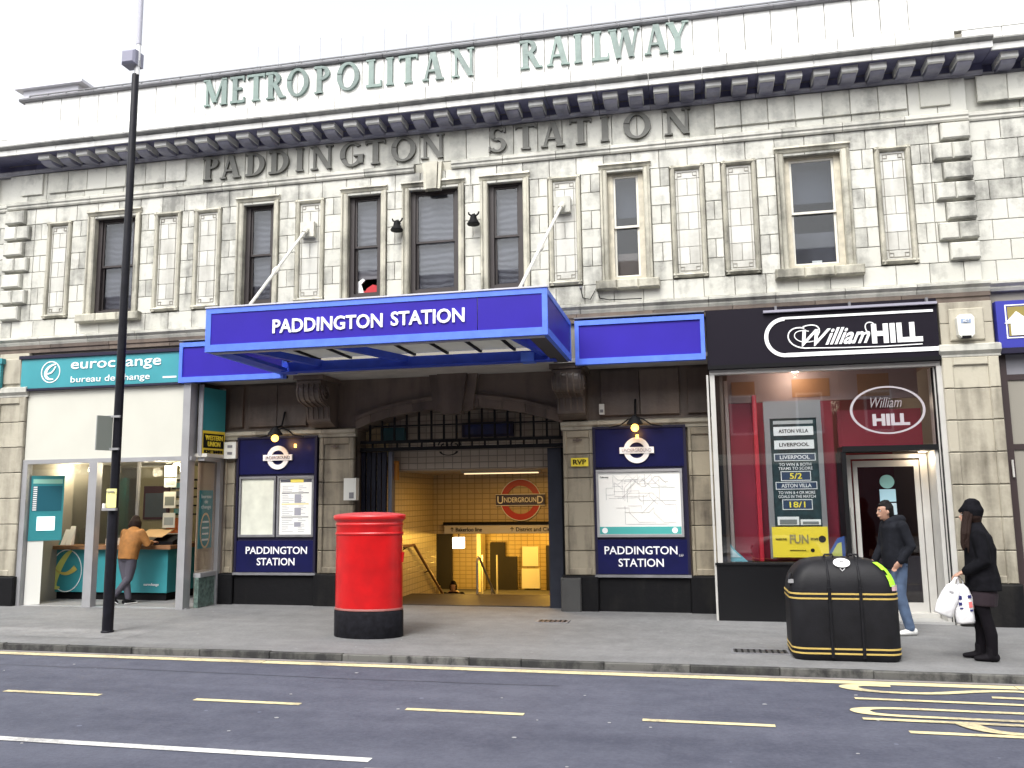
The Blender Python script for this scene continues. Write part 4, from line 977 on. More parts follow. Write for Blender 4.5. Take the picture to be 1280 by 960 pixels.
t = thing('alarm_box', 'white alarm sounder on the stone pier between the two right shopfronts', 'alarm', (3.89, -.1, 3.98))
b_ = MB(); b_.prism([(3.79, 4.0), (3.83, 3.96), (3.96, 3.96), (4.0, 4.0), (4.01, 4.24), (3.97, 4.29), (3.82, 4.29), (3.78, 4.24)], -.19, -.09); b_.build('case', mat('ivory plastic', (.66, .66, .60), .45), t)
bx('label_plate', 3.83, 3.96, -.196, -.19, 4.16, 4.22, mat('grey blue print', (.25, .32, .45), .5), t)
bx('lens', 3.83, 3.95, -.20, -.16, 3.945, 3.98, M_black, t)
text('lettering', 'ADT', (3.895, -.197, 4.19), .08, .035, M_wletter, t)

# ------------------------------------------------------------------ CURRENCY KIOSK
Q = thing('currency_kiosk', 'glazed currency exchange shopfront with blank cream panel and aluminium frames', 'shopfront', (-9.9, 0, .05))
gk = .06
bx('blind_box', -11.49, -8.36, -.04, .06, 2.575, 3.80, M_cream, Q)
bx('head_rail', -11.5, -8.2, -.06, .08, 2.50, 2.574, M_alu, Q)
for x0, x1, y0, y1 in ((-11.50, -11.40, -.06, .06), (-10.145, -9.985, -.08, .06), (-8.37, -8.235, -.10, .10)):
    bx('post', x0, x1, y0, y1, -.1, 2.50 if x0 < -9 else 3.82, M_alu, Q)
bx('post', -8.12, -8.05, .60, .70, -.1, 3.8, M_alu, Q)
bx('corner_cover', -8.37, -8.235, .101, .12, 2.58, 3.8, M_alu, Q)
bx('side_rail', -8.19, -8.06, .11, .62, .55, .62, M_alu, Q); bx('side_rail', -8.19, -8.06, .11, .62, 2.50, 2.57, M_alu, Q)
bx('stall_panel', -8.17, -8.09, .11, .62, -.1, .55, mat('green marble', (.11, .16, .14), .3, var=.6, vscale=16), Q)
MB().box(-8.135, -8.12, .11, .60, .62, 2.50).build('side_pane', M_glass, Q)
MB().box(-11.40, -10.17, -.005, .005, 2.3, 2.50).build('head_pane', M_glass, Q)
bx('threshold', -11.4, -8.2, -.06, .08, -.1, gk+.01, M_alu, Q)
ki = MB(); ki.box(-13.6, -7.9, 3.2, 3.3, -.1, 2.8); ki.box(-13.7, -13.6, .1, 3.3, -.1, 2.8); ki.box(-7.95, -7.9, 1.6, 3.3, -.1, 2.8)
ki.build('inner_wall', mat('kiosk wall', (.52, .45, .26), .7), Q)
bx('kiosk_floor', -13.6, -8.0, .06, 3.2, -.15, gk-.01, mat('kiosk floor', (.10, .09, .10), .5, var=.3), Q)
bx('kiosk_ceiling', -13.6, -8.0, .08, 3.2, 2.56, 2.62, mat('kiosk ceiling', (.5, .48, .42), .7), Q)
CY = .92
ct = thing('service_counter', 'teal fronted counter with wooden top inside the currency kiosk', 'counter', (-10.4, CY, gk))
bx('front', -12.6, -9.22, CY, CY+.05, .20, .97, M_tealp, ct); bx('end', -9.27, -9.22, CY+.05, 2.6, .20, .97, M_tealp, ct)
bx('kick', -12.6, -9.26, CY+.05, CY+.10, gk, .20, M_black, ct); bx('kick', -9.34, -9.28, CY+.1, 2.6, gk, .20, M_black, ct)
bx('top', -12.6, -9.10, CY-.12, CY+.55, .972, 1.04, M_wood, ct); bx('top', -9.6, -9.10, CY+.55, 2.6, .972, 1.04, M_wood, ct)
lx, lz = -11.30, .58       # the e emblem
MB().ring(lx, lz, .385, .368, CY-.006, CY, 40, sx=.85).build('emblem_ring', M_white_s, ct)
def crescent(pts, w, y0, y1):
    b = MB(); A = []; Bq = []
    for i, (x, z) in enumerate(pts):
        a = Vector(pts[max(i-1, 0)]); c = Vector(pts[min(i+1, len(pts)-1)]); d = (c-a).normalized(); n = Vector((-d.y, d.x)); k = w[i] if isinstance(w, list) else w
        A.append((x+n.x*k/2, z+n.y*k/2)); Bq.append((x-n.x*k/2, z-n.y*k/2))
    return b.strip(A, Bq, y0, y1)
pts = bez((lx+.10, lz+.36), (lx-.08, lz+.30), (lx-.42, lz-.40), (lx-.12, lz-.30), 14)
crescent(pts, [.03+.10*math.sin(PI*i/14)**.8 for i in range(15)], CY-.010, CY-.004).build('emblem', mat('lime print', (.55, .58, .15), .5), ct)
pts = bez((lx-.22, lz+.02), (lx-.05, lz-.10), (lx+.08, lz-.06), (lx+.20, lz+.06), 12)
crescent(pts, [.02+.08*i/12 for i in range(13)], CY-.014, CY-.008).build('emblem', mat('gold print', (.50, .42, .10), .5), ct)
text('lettering', 'eurochange', (-9.53, CY-.001, .34), .30, .06, M_white_s, ct)
for i, (xx, zz, hh) in enumerate(((-11.60, 1.045, .20), (-11.48, 1.045, .28), (-11.37, 1.045, .34))):
    b_ = MB().prism([(CY+.02, zz), (CY+.12, zz), (CY+.16, zz+hh), (CY+.15, zz+hh)], xx, xx+.10, 'x').build('leaflet_holder', M_white_s if i else M_teal, None)
    tag(b_, ('teal', 'short white', 'tall white')[i]+' leaflet holder on the kiosk counter by the rate board', 'leaflet holder')
mach = tag(bx('cash_tray', -10.55, -10.25, CY+.05, CY+.25, 1.042, 1.16, mat('beige tray', (.45, .38, .30), .6), None), 'beige tray on the kiosk counter left of the middle post', 'tray')
ctm = thing('counter_terminal', 'dark counter terminal with tilted paper beside the customer', 'terminal', (-9.3, 1.1, 1.04))
MB().prism([(.98, 1.042), (1.30, 1.042), (1.30, 1.22), (.98, 1.10)], -9.62, -9.18, 'x').build('body', M_black, ctm)
MB().prism([(.90, 1.18), (1.28, 1.31), (1.28, 1.32), (.90, 1.19)], -9.86, -9.34, 'x').build('paper', mat('brown paper', (.40, .26, .12), .6), ctm)
# security glass screen with posters behind the counter
sg = thing('counter_screen', 'clear glass screen rising above the kiosk counter', 'screen', (-10.4, 1.2, 1.04))
MB().box(-12.3, -9.2, 1.25, 1.262, 1.045, 2.55).build('glass', M_glass, sg)
for xx in (-12.1, -10.15, -9.2): bx('mullion', xx, xx+.05, 1.23, 1.28, 1.042, 2.56, M_wood if xx < -11 else M_alu, sg)
# rate board and white side panel at the left
rbd = thing('rate_board', 'teal currency rate board with a lit screen above a white panel', 'board', (-11.2, .3, gk))
ang = R(-38)
def slant(b): return b.xf(Matrix.Translation((-11.38, .03, 0)) @ Matrix.Rotation(R(40), 4, 'Z'))
slant(MB().box(0, .24, 0, .05, gk, 1.16)).build('white_panel', mat('white laminate', (.75, .75, .70), .4), rbd)
slant(MB().box(0, .52, -.01, .05, 1.162, 2.30)).build('teal_panel', M_teal, rbd)
slant(MB().box(.03, .49, -.014, -.009, 1.68, 2.12)).build('rate_list', mat('dark teal print', (.01, .10, .14), .4), rbd)
slant(MB().box(.03, .49, -.016, -.010, 2.16, 2.24)).build('heading', mat('mint print', (.30, .60, .50), .4), rbd)
q = MB()
for k in range(12): q.box(.04, .10, -.018, -.013, 1.69+k*.036, 1.69+k*.036+.022)
slant(q).build('rate_figures', M_white_s, rbd)
slant(MB().box(.12, .40, -.02, -.008, 1.34, 1.58)).build('screen', mat('lit screen', (.75, .95, .92), emit=1.2), rbd)
# posters hanging inside
pst = [(-11.97, -11.72, [2.05, 1.82, 1.58, 1.38, 1.10], 'grey'), (-9.55, -9.30, [2.28, 2.08, 1.70, 1.34], 'white')]
for j, (xa, xb, zs, kk) in enumerate(pst):
    t = thing('poster_strip', ('strip of photo leaflets hanging left of the middle kiosk post', 'strip of white notices hanging beside the right kiosk post')[j], 'poster', (xa, 1.2, 1.1))
    for k, zz in enumerate(zs):
        h = (.20, .17, .30, .27, .24)[k] if kk == 'white' else .20
        bx('sheet', xa, xb, 1.20, 1.21, zz, zz+h, mat('sheet %d' % (k % 3), ((.55, .56, .50), (.42, .45, .44), (.62, .62, .56))[k % 3], .6), t)
        bx('picture', xa+.03, xb-.03, 1.196, 1.20, zz+.05, zz+h*.7, mat('photo %d' % (k % 2), ((.15, .17, .15), (.24, .27, .26))[k % 2], .6), t)
t = thing('wall_poster', 'bright green poster on the back wall of the kiosk', 'poster', (-13.2, 3.1, 1.3))
bx('sheet', -13.5, -12.85, 3.16, 3.19, 1.25, 2.2, mat('lime poster', (.30, .48, .02), .6), t); bx('foot', -13.5, -12.85, 3.15, 3.158, 1.25, 1.5, mat('forest print', (.05, .16, .05), .6), t)
t = thing('wall_poster', 'dark framed picture on the back wall behind the customer', 'poster', (-11.2, 3.1, 1.6))
bx('frame', -11.35, -10.75, 3.15, 3.19, 1.45, 2.15, mat('maroon', (.12, .04, .04), .6), t); bx('sheet', -11.30, -10.80, 3.14, 3.149, 1.50, 2.0, mat('slate print', (.14, .17, .2), .6), t)
t = thing('wall_poster', 'orange notice low behind the kiosk counter', 'poster', (-9.9, 2.2, 1.3))
bx('sheet', -10.15, -9.70, 2.2, 2.22, 1.10, 1.50, mat('orange print', (.55, .12, .02), .6), t); bx('strip', -10.15, -9.70, 2.19, 2.199, 1.10, 1.2, M_paper, t)
t = thing('shelf_rack', 'rack of teal brochures behind the kiosk glass at the right', 'rack', (-9.8, 2.4, 1.2))
for k in range(5): bx('shelf', -10.15, -9.65, 2.35, 2.6, 1.55+.17*k, 1.58+.17*k, M_black, t); bx('brochure', -10.1, -9.7, 2.36, 2.38, 1.583+.17*k, 1.68+.17*k, (M_teal, M_paper, mat('slate print', (.14, .17, .2), .6))[k % 3], t)
for i, (xx, yy) in enumerate(((-9.75, .9), (-9.35, .9), (-11.6, .9))):
    t = thing('downlight', ('left of the pair of', 'right of the pair of', 'far left')[i]+' small ceiling spots in the kiosk', 'light', (xx, yy, 2.55))
    MB().lathe([(.05, 2.545), (.05, 2.559)], xx, yy, 14).build('lens', mat('lit spot', (1, .93, .75), emit=9), t)
    MB().lathe([(.068, 2.55), (.068, 2.559)], xx, yy, 14).build('rim', M_aluw, t)
for xx in (-9.5, -11.3): lamp_light('downlight_light', (xx, 1.0, 2.45), 34, (1, .86, .60), .1)
# fascia
t = thing('currency_sign', 'teal eurochange bureau de change fascia sign over the kiosk', 'sign', (-10.0, -.05, 3.85))
bx('board', -11.62, -8.44, -.10, .03, 3.84, 4.37, mat('pale teal sign', (.045, .27, .31), .35, var=.08, vscale=2), t)
bx('top_edge', -11.66, -8.44, -.13, .04, 4.372, 4.43, M_navyd, t); bx('bottom_edge', -11.62, -8.44, -.12, .03, 3.80, 3.838, M_navyd, t)
ex, ez = -11.01, 4.12
MB().ring(ex, ez, .195, .178, -.108, -.10, 36).build('emblem_ring', M_wletter, t)
pts = bez((ex+.10, ez+.14), (ex-.16, ez+.10), (ex-.16, ez-.16), (ex+.06, ez-.13), 12)
crescent(pts, [.02+.035*math.sin(PI*i/12) for i in range(13)], -.11, -.10).build('emblem', M_wletter, t)
pts = bez((ex-.10, ez-.02), (ex+.0, ez-.05), (ex+.06, ez+.0), (ex+.10, ez+.10), 8)
crescent(pts, .025, -.112, -.101).build('emblem', M_wletter, t)
text('lettering', 'eurochange', (-9.71, -.101, 4.215), 1.78, .24, M_wletter, t, bold=.006)
text('lettering', 'bureau de change', (-9.81, -.101, 3.95), 1.56, .145, M_wletter, t, bold=.0)
bx('small_print', -8.78, -8.52, -.104, -.10, 3.92, 3.95, M_wletter, t)
# return sign and side posters
t = thing('projecting_sign', 'teal side sign with yellow Western Union money transfer panel on the kiosk corner', 'sign', (-8.08, .35, 2.58))
def side(b): return b.xf(Matrix.Translation((-8.16, .10, 0)) @ Matrix.Rotation(R(80), 4, 'Z'))
sR = Vector((math.cos(R(80)), math.sin(R(80)), 0)); so_ = Vector((-8.16, .10, 0)); sN = sR.cross(Vector((0, 0, 1)))
side(MB().box(0, .56, -.05, .02, 3.02, 3.76)).build('teal_panel', M_teal, t)
side(MB().box(0, .56, -.052, .02, 2.60, 3.018)).build('yellow_panel', M_yellow, t)
side(MB().box(.03, .53, -.058, -.051, 2.72, 2.97)).build('black_panel', M_black, t)
text('lettering', 'WESTERN\nUNION', tuple(so_+sR*.28+sN*.059+Vector((0, 0, 2.845))), .42, .19, M_yellow, t, bold=.02, RV=tuple(sR))
text('lettering', 'MONEY TRANSFER', tuple(so_+sR*.28+sN*.053+Vector((0, 0, 2.66))), .46, .06, M_black, t, bold=.02, RV=tuple(sR))
side(MB().box(-.02, .0, -.06, .03, 2.58, 3.8)).build('edge', M_alu, t)
def side2(b): return b.xf(Matrix.Translation((-8.155, .10, 0)) @ Matrix.Rotation(R(90), 4, 'Z'))
t = thing('window_poster', 'tall teal poster inside the kiosk side window', 'poster', (-8.14, .36, .7))
side2(MB().box(.05, .46, -.003, .004, 1.02, 2.0)).build('sheet', M_teal, t)
text('lettering', 'bureau\nde\nchange', (-8.151, .355, 1.80), .30, .26, M_white_s, t, depth=.003, RV=(0, 1, 0))
o_ = side2(MB().ring(.25, 1.32, .30, .265, -.010, -.004, 30, sx=.52)).build('oval', mat('peach print', (.75, .50, .28), .5), t)
q = MB()
for k in range(4): q.box(.15, .34, -.013, -.011, 1.15+.10*k, 1.18+.10*k)
side2(q).build('print_lines', M_white_s, t)
side2(MB().box(.0, .50, .006, .012, .66, 2.47)).build('backing', mat('tan backing', (.42, .30, .20), .7), t)
# next unit beyond the left pier
t = thing('teal_shop_sign', 'end of a teal shop sign at the left edge beyond the stone pier', 'sign', (-12.9, 0, 3.85))
bx('board', -13.9, -12.0, -.16, -.1, 3.84, 4.30, M_teal, t); bx('edge', -13.9, -11.97, -.18, -.09, 4.302, 4.40, M_tealp, t)

# ------------------------------------------------------------------ BETTING SHOP
P_ = thing('betting_shop_front', 'betting shop window and door with grey frames and red interior', 'shopfront', (1.95, 0, 0))
gy = .04
bx('head_frame', .36, 3.56, -.03, .10, 3.595, 3.66, M_aluw, P_)
bx('frame_post', .36, .43, -.03, .08, .80, 3.59, M_aluw, P_)
bx('inner_post', .58, .63, .40, .46, .80, 3.55, mat('pink frame', (.48, .40, .38), .5), P_)
bx('dark_post', .44, .50, .09, .14, .80, 3.59, M_black, P_)
MB().box(.43, 2.195, gy, gy+.012, .83, 3.59).build('pane', M_glass, P_)
MB().box(2.20, 3.43, gy, gy+.012, 2.50, 3.59).build('pane', M_glass, P_)
bx('stall_riser', .34, 2.20, -.06, .06, -.1, .80, mat('black gloss riser', (.007, .007, .008), .3, spec=.3), P_)
bx('riser_cap', .32, 2.22, -.08, .10, .802, .83, M_black, P_)
bx('corner_post', .31, .338, -.05, .10, .0, 3.59, M_aluw, P_)
bx('door_header', 2.18, 3.46, -.01, .48, 2.40, 2.48, M_black, P_)
bx('door_side_post', 2.16, 2.22, .0, .46, -.02, 2.40, M_black, P_)
# door, set back
d = thing('shop_door', 'open glazed betting shop door in a grey metal frame', 'door', (2.85, .45, .02))
fd = MB(); fd.box(2.24, 2.35, .42, .50, .02, 2.37); fd.box(3.30, 3.40, .42, .50, .02, 2.37); fd.box(2.35, 3.30, .42, .50, 2.31, 2.37)
fd.build('frame', M_aluw, d)
fl = MB(); fl.box(2.38, 2.44, .44, .48, .04, 2.28); fl.box(3.22, 3.29, .44, .48, .04, 2.28); fl.box(2.44, 3.22, .44, .48, 2.19, 2.28); fl.box(2.44, 3.22, .44, .48, .04, .24)
lf = fl.build('leaf', M_aluw, d)
MB().box(2.44, 3.22, .455, .462, .24, 2.19).build('pane', glass('door glass', (.55, .5, .5), .10), lf)
MB().tube([(2.30, .36, 1.0), (2.30, .36, 1.6)], .014, 8).build('handle', M_aluw, lf)
bx('sticker', 2.73, 2.95, .440, .452, 1.68, 1.86, mat('pale blue sticker', (.28, .45, .52), .5), lf)
bx('sticker', 2.73, 2.95, .440, .452, 1.44, 1.66, mat('grey blue sticker', (.35, .45, .50), .5), lf)
MB().disc(2.84, 2.02-.05, .10, .438, .451, 24).build('sticker', mat('teal gold sticker', (.16, .32, .30), .5), lf)
bx('step', 2.24, 3.55, .0, .50, -.1, .035, mat('door step', (.35, .35, .34), .6), d)
bx('threshold', 2.3, 3.4, .34, .50, .036, .10, M_aluw, d)
for x0, x1, ya, yb in ((3.41, 3.46, .03, .42), (3.47, 3.55, .02, .30), (3.50, 3.585, -.05, .10)):
    bx('jamb', x0, x1, ya, yb, -.05, 3.59 if x0 > 3.45 else 2.40, M_aluw, P_)
for xx in (3.464, 3.496): bx('jamb_groove', xx-.004, xx+.004, -.02+(.0 if xx > 3.48 else .03), .10, -.05, 3.58, M_black, P_)
# interior
M_redw = mat('red shop wall', (.20, .006, .025), .5, var=.1, vscale=2)
bi = MB(); bi.box(.44, 4.4, 3.4, 3.5, -.1, 3.8); bi.box(.44, .50, .5, 3.4, -.1, 3.8); bi.box(3.62, 3.72, .5, 3.4, -.1, 3.8); bi.build('inner_wall', mat('deep red wall', (.16, .012, .022), .6), P_)
bx('display_panel', .64, 2.14, .46, .54, .83, 3.20, M_redw, P_)
bx('display_panel', 2.22, 3.40, .54, .60, 2.48, 3.05, M_redw, P_)
bx('display_fold', .98, 1.04, .30, .46, .83, 3.30, mat('bright red trim', (.45, .012, .03), .5), P_)
bx('shop_floor', .44, 3.62, .5, 3.4, -.1, .0, mat('shop floor', (.05, .04, .04), .5), P_)
bx('shop_ceiling', .44, 3.62, .10, 3.4, 3.70, 3.8, mat('tan ceiling', (.34, .24, .18), .7), P_)
bx('bulkhead', .64, 3.40, .60, .66, 3.22, 3.68, mat('lilac bulkhead', (.26, .20, .22), .6), P_)
bx('reflection_patch', .70, 1.05, .59, .60, 3.33, 3.55, mat('orange reflection', (.22, .10, .05), .6), P_)  # brown and orange patches stand in for the street reflected in the glass
bx('reflection_patch', 1.6, 2.15, .59, .60, 3.28, 3.56, mat('brown reflection', (.24, .12, .06), .6), P_)
bx('reflection_patch', 2.55, 3.0, .59, .60, 3.26, 3.60, mat('brown reflection', (.24, .12, .06), .6), P_)
# odds display
t = thing('odds_board', 'tall silver framed betting odds display in the shop window', 'board', (1.5, .14, .9))
oy = .14
f = MB(); f.box(1.12, 1.20, oy-.03, oy+.04, .88, 3.18); f.box(1.86, 1.93, oy-.03, oy+.04, .88, 3.18); f.box(1.20, 1.86, oy-.03, oy+.04, 2.92, 3.18); f.build('frame', mat('silver board', (.27, .27, .28), .4, metal=.3), t)
bx('screen', 1.20, 1.86, oy-.01, oy+.03, 1.34, 2.92, mat('dark green print', (.018, .04, .045), .3, var=.5, vscale=8), t)
M_lp = mat('printed white', (.72, .74, .74), .5); M_np = mat('printed navy', (.015, .04, .09), .5); M_yp = mat('printed yellow', (.80, .68, .05), .5)
def panel(zc, h, m, txt, tm, w=.56, tw=.42, th=.055, frame=False):
    bx('panel', 1.53-w/2, 1.53+w/2, oy-.018, oy-.010, zc-h/2, zc+h/2, m, t)
    if frame:
        fr = MB(); a, b_ = 1.53-w/2, 1.53+w/2
        fr.box(a, b_, oy-.021, oy-.011, zc+h/2, zc+h/2+.010); fr.box(a, b_, oy-.021, oy-.011, zc-h/2-.010, zc-h/2); fr.box(a-.01, a, oy-.021, oy-.011, zc-h/2-.01, zc+h/2+.01); fr.box(b_, b_+.01, oy-.021, oy-.011, zc-h/2-.01, zc+h/2+.01); fr.build('panel_edge', M_lp, t)
    if txt: text('lettering', txt, (1.53, oy-.0185, zc), tw, th, tm, t, bold=.015, depth=.004)
panel(2.86, .05, mat('printed grey', (.40, .42, .42), .5), '', None)
panel(2.73, .13, M_lp, 'ASTON VILLA', M_black); panel(2.53, .13, M_lp, 'LIVERPOOL', M_black)
panel(2.345, .09, M_np, 'LIVERPOOL', M_lp, frame=True)
text('lettering', 'TO WIN & BOTH\nTEAMS TO SCORE', (1.53, oy-.012, 2.21), .48, .10, M_lp, t, bold=.01, depth=.004)
panel(2.07, .12, M_np, '5/2', M_yp, w=.40, tw=.17, th=.085, frame=True)
panel(1.93, .09, M_np, 'ASTON VILLA', M_lp, frame=True)
text('lettering', 'TO WIN & 4 OR MORE\nGOALS IN THE MATCH', (1.53, oy-.012, 1.80), .52, .10, M_lp, t, bold=.01, depth=.004)
panel(1.655, .13, M_np, '18/1', M_yp, w=.40, tw=.22, th=.085, frame=True)
for a, b_ in ((1.24, 1.54), (1.56, 1.84)):
    bx('slip', a, b_, oy-.02, oy-.011, 1.36, 1.48 if a < 1.5 else 1.44, M_lp, t); bx('slip_print', a+.03, b_-.03, oy-.024, oy-.02, 1.37, 1.44 if a < 1.5 else 1.41, mat('printed slate', (.16, .18, .18), .5), t)
t2 = thing('fun_poster', 'yellow poster about fun at the foot of the odds display', 'poster', (1.53, .1, .9))
bx('sheet', 1.15, 1.92, oy-.05, oy-.035, .90, 1.335, M_yellow, t2)
text('lettering', 'FUN', (1.52, oy-.051, 1.16), .26, .13, mat('grey outline print', (.30, .26, .10), .5), t2, bold=.03)
text('lettering', 'WHEN THE', (1.27, oy-.051, 1.16), .15, .03, M_black, t2); text('lettering', 'STOPS', (1.73, oy-.051, 1.16), .10, .03, M_black, t2)
MB().disc(1.84, 1.16, .05, oy-.056, oy-.05, 20).build('badge', M_black, t2)
text('lettering', 'gambleaware.co.uk', (1.50, oy-.051, 1.0), .22, .025, M_black, t2); MB().disc(1.70, 1.0, .028, oy-.056, oy-.05, 16).build('badge', M_black, t2)
for lab, pts, m in (('pale blue folded leaflet leaning in the left corner of the betting window', [(.46, .83), (.80, .83), (.62, 1.0), (.46, 1.22)], mat('sky print', (.12, .38, .46), .5)), ('blue and lime leaflet leaning behind the litter bin lid', [(1.86, .83), (2.16, .83), (2.16, 1.20), (2.06, 1.16)], mat('royal print', (.03, .09, .35), .5))):
    o_ = thing('leaflet', lab, 'leaflet', (pts[0][0], .2, .83)); MB().prism(pts, .20, .21).build('sheet', m, o_)
    cx_ = sum(p[0] for p in pts)/4; cz_ = sum(p[1] for p in pts)/4
    MB().prism([(cx_+(p[0]-cx_)*.55, cz_+(p[1]-cz_)*.55) for p in pts], .192, .199).build('print', mat('lime print', (.55, .58, .15), .5) if pts[0][0] > 1 else mat('pale print', (.45, .6, .65), .5), o_)
# window oval transfer
t = thing('window_transfer', 'white oval William Hill transfer on the glass over the door', 'sign', (2.84, 0, 3.0))
MB().ring(2.83, 2.99, .51, .475, gy-.004, gy-.001, 48, sz=.68).build('oval', mat('etched white', (.36, .33, .35), .6), t)
text('lettering', 'HILL', (2.87, gy-.004, 2.85), .50, .17, mat('etched white', (.36, .33, .35), .6), t, bold=.05, depth=.003)
text('lettering', 'William', (2.82, gy-.004, 3.10), .42, .15, mat('etched faint', (.22, .19, .20), .6), t, shear=.4, depth=.003)
# fascia
t = thing('betting_sign', 'black William Hill fascia sign with white pill shaped outline', 'sign', (1.95, -.1, 3.67))
bx('board', .34, 3.555, -.10, .04, 3.665, 4.56, mat('black fascia', (.009, .007, .013), .5, spec=.14), t)
bx('board_edge', .34, 3.56, -.125, -.10, 3.665, 3.72, M_black, t)
bx('top_trough', 1.17, 3.55, -.16, -.10, 4.47, 4.505, mat('trough grey', (.28, .27, .33), .5), t)
for xx in (1.35, 2.38, 3.42): piece('trough_bracket', 'tb', lambda b: b.box(-.015, .015, -.03, .03, 0, .06), M_lead, t, (xx, -.13, 4.505))
yy = -.102
bx('outline_bar', 1.47, 3.50, yy-.012, yy, 4.365, 4.40, M_wletter, t); bx('outline_bar', 1.47, 3.555, yy-.012, yy, 3.80, 3.86, M_wletter, t)
MB().ring(1.47, 4.10, .30, .245, yy-.012, yy, 30, a0=PI/2, a1=1.5*PI).build('outline_bend', M_wletter, t)
text('lettering', 'HILL', (3.0, yy, 4.085), .68, .285, M_wletter, t, bold=.055, depth=.015, space=1.06)
text('lettering', 'illiam', (2.33, yy, 4.08), .62, .25, M_wletter, t, bold=.022, depth=.014, shear=.55)
text('lettering', 'W', (1.90, yy, 4.07), .42, .25, M_wletter, t, bold=.015, depth=.014, shear=.5)
for pts, w in ((bez((1.74, 4.22), (1.42, 4.30), (1.42, 3.90), (1.80, 3.92)), .018), (bez((1.80, 4.17), (1.50, 4.25), (1.54, 3.95), (1.86, 4.02)), .012), (bez((1.72, 4.24), (1.9, 4.30), (2.0, 4.22), (1.92, 4.10)), .016), (bez((2.60, 4.12), (2.52, 4.28), (2.70, 4.30), (2.72, 4.18)), .014), ([(1.80, 3.92), (2.2, 3.905), (2.8, 3.895), (3.33, 3.905)], .014)):
    crescent(pts, w, yy-.013, yy-.001).build('flourish', M_wletter, t)
for i, (xx, yy2, zz, e) in enumerate(((1.62, .30, 3.69, 13), (3.30, .22, 2.395, 5))):
    t = thing('downlight', ('lit spot in the betting shop window ceiling', 'lit spot over the betting shop door')[i], 'light', (xx, yy2, zz))
    MB().lathe([(.055, zz-.012), (.055, zz)], xx, yy2, 16).build('lens', mat('lit spot %d' % i, (1, .85, .6), emit=9), t)
    MB().lathe([(.075, zz-.006), (.075, zz+.001)], xx, yy2, 16).build('rim', M_aluw, t)
    lamp_light('spot_light', (xx, yy2-.02, zz-.10), e, (1, .82, .6), .05)
lamp_light('shop_light', (2.3, 1.9, 3.3), 24, (1, .8, .62), .2)

# ------------------------------------------------------------------ next shop at the right edge
t = thing('estate_agency', 'dark framed shop window at the right edge beyond the pier', 'shopfront', (5.2, .2, 0))
bx('post', 4.32, 4.44, .05, .22, -.1, 3.72, mat('dark brown frame', (.03, .018, .018), .5), t)
bx('transom', 4.44, 6.4, .08, .20, 2.38, 2.46, mat('dark brown frame', (.03, .018, .018), .5), t); bx('transom', 4.44, 6.4, .08, .20, 3.36, 3.44, mat('dark brown frame', (.03, .018, .018), .5), t)
MB().box(4.44, 6.4, .12, .13, 2.46, 3.36).build('pane', glass('grey glass', (.5, .52, .55), .15), t)
MB().box(4.44, 6.4, .12, .13, .55, 2.38).build('pane', glass('grey glass', (.5, .52, .55), .15), t)
bx('head', 4.44, 6.4, .08, .2, 3.44, 3.75, mat('grey head', (.20, .20, .22), .5), t)
bx('stall_riser', 4.36, 6.4, .0, .2, -.1, .55, mat('dark brown frame', (.03, .018, .018), .5), t)
bx('inner_wall', 4.4, 6.4, 1.6, 1.7, -.1, 3.8, mat('grey inner', (.12, .13, .15), .7), t)
bx('blind', 4.46, 6.4, .3, .31, 2.95, 3.36, mat('pale inner blind', (.40, .42, .44), .7), t)
MB().tube([(4.40, .03, 2.24), (4.40, .02, 2.0)], .015, 6).build('handle', M_aluw, t)
t = thing('estate_agent_sign', 'blue shop sign with a white house emblem at the right edge', 'sign', (5.2, -.05, 3.8))
bx('board', 4.33, 6.4, -.08, .05, 3.80, 4.47, mat('royal blue sign', (.03, .035, .30), .4), t); bx('lower_edge', 4.33, 6.4, -.09, .06, 3.72, 3.798, M_navyd, t)
fr = MB(); fr.box(4.44, 4.455, -.088, -.08, 3.93, 4.41); fr.box(4.455, 5.2, -.088, -.08, 4.395, 4.41); fr.box(4.455, 5.2, -.088, -.08, 3.93, 3.945); fr.build('outline', M_wletter, t)
bx('field', 4.47, 5.2, -.086, -.08, 3.96, 4.38, mat('olive field', (.25, .20, .05), .5), t)
MB().prism([(4.50, 3.97), (5.05, 3.97), (5.05, 4.02), (4.78, 4.14), (4.58, 4.31), (4.42, 4.14), (4.50, 4.14)], -.096, -.0865).build('house_emblem', M_wletter, t)

# ------------------------------------------------------------------ STREET OBJECTS
# pillar box
M_redcap = mat('dusty red cap', (.42, .05, .055), .7, var=.2, vscale=9)
px, py = -4.20, -2.12
g0 = gz(px)
t = thing('pillar_box', 'red oval double pillar box with black base before the archway', 'pillar box', (px, py, g0))
def oval(b, prof, n=48): return b.lathe([(r, z+g0) for r, z in prof], px, py, n, 1., .62)
oval(MB(), [(.462, 0), (.470, .01), (.470, .32), (.465, .335), (.455, .338)]).build('base', M_blackr, t, auto=40)
oval(MB(), [(.468, .345), (.468, .365), (.462, .37)]).build('base_band', mat('dull pink edge', (.26, .09, .08), .5), t, auto=40)
oval(MB(), [(.458, .362), (.458, 1.30), (.458, 1.305)]).build('body', M_red, t, auto=40)
oval(MB(), [(.458, 1.306), (.468, 1.312), (.472, 1.325), (.468, 1.338), (.458, 1.345), (.458, 1.425), (.466, 1.432), (.470, 1.445), (.466, 1.458), (.462, 1.462), (.462, 1.482), (.474, 1.494), (.492, 1.506), (.500, 1.52), (.500, 1.552), (.492, 1.560)]).build('collar', M_red, t, auto=40)
oval(MB(), [(.492, 1.5605), (.485, 1.568), (.42, 1.582), (.30, 1.594), (.15, 1.601), (.02, 1.603)]).build('cap', M_redcap, t, auto=40)
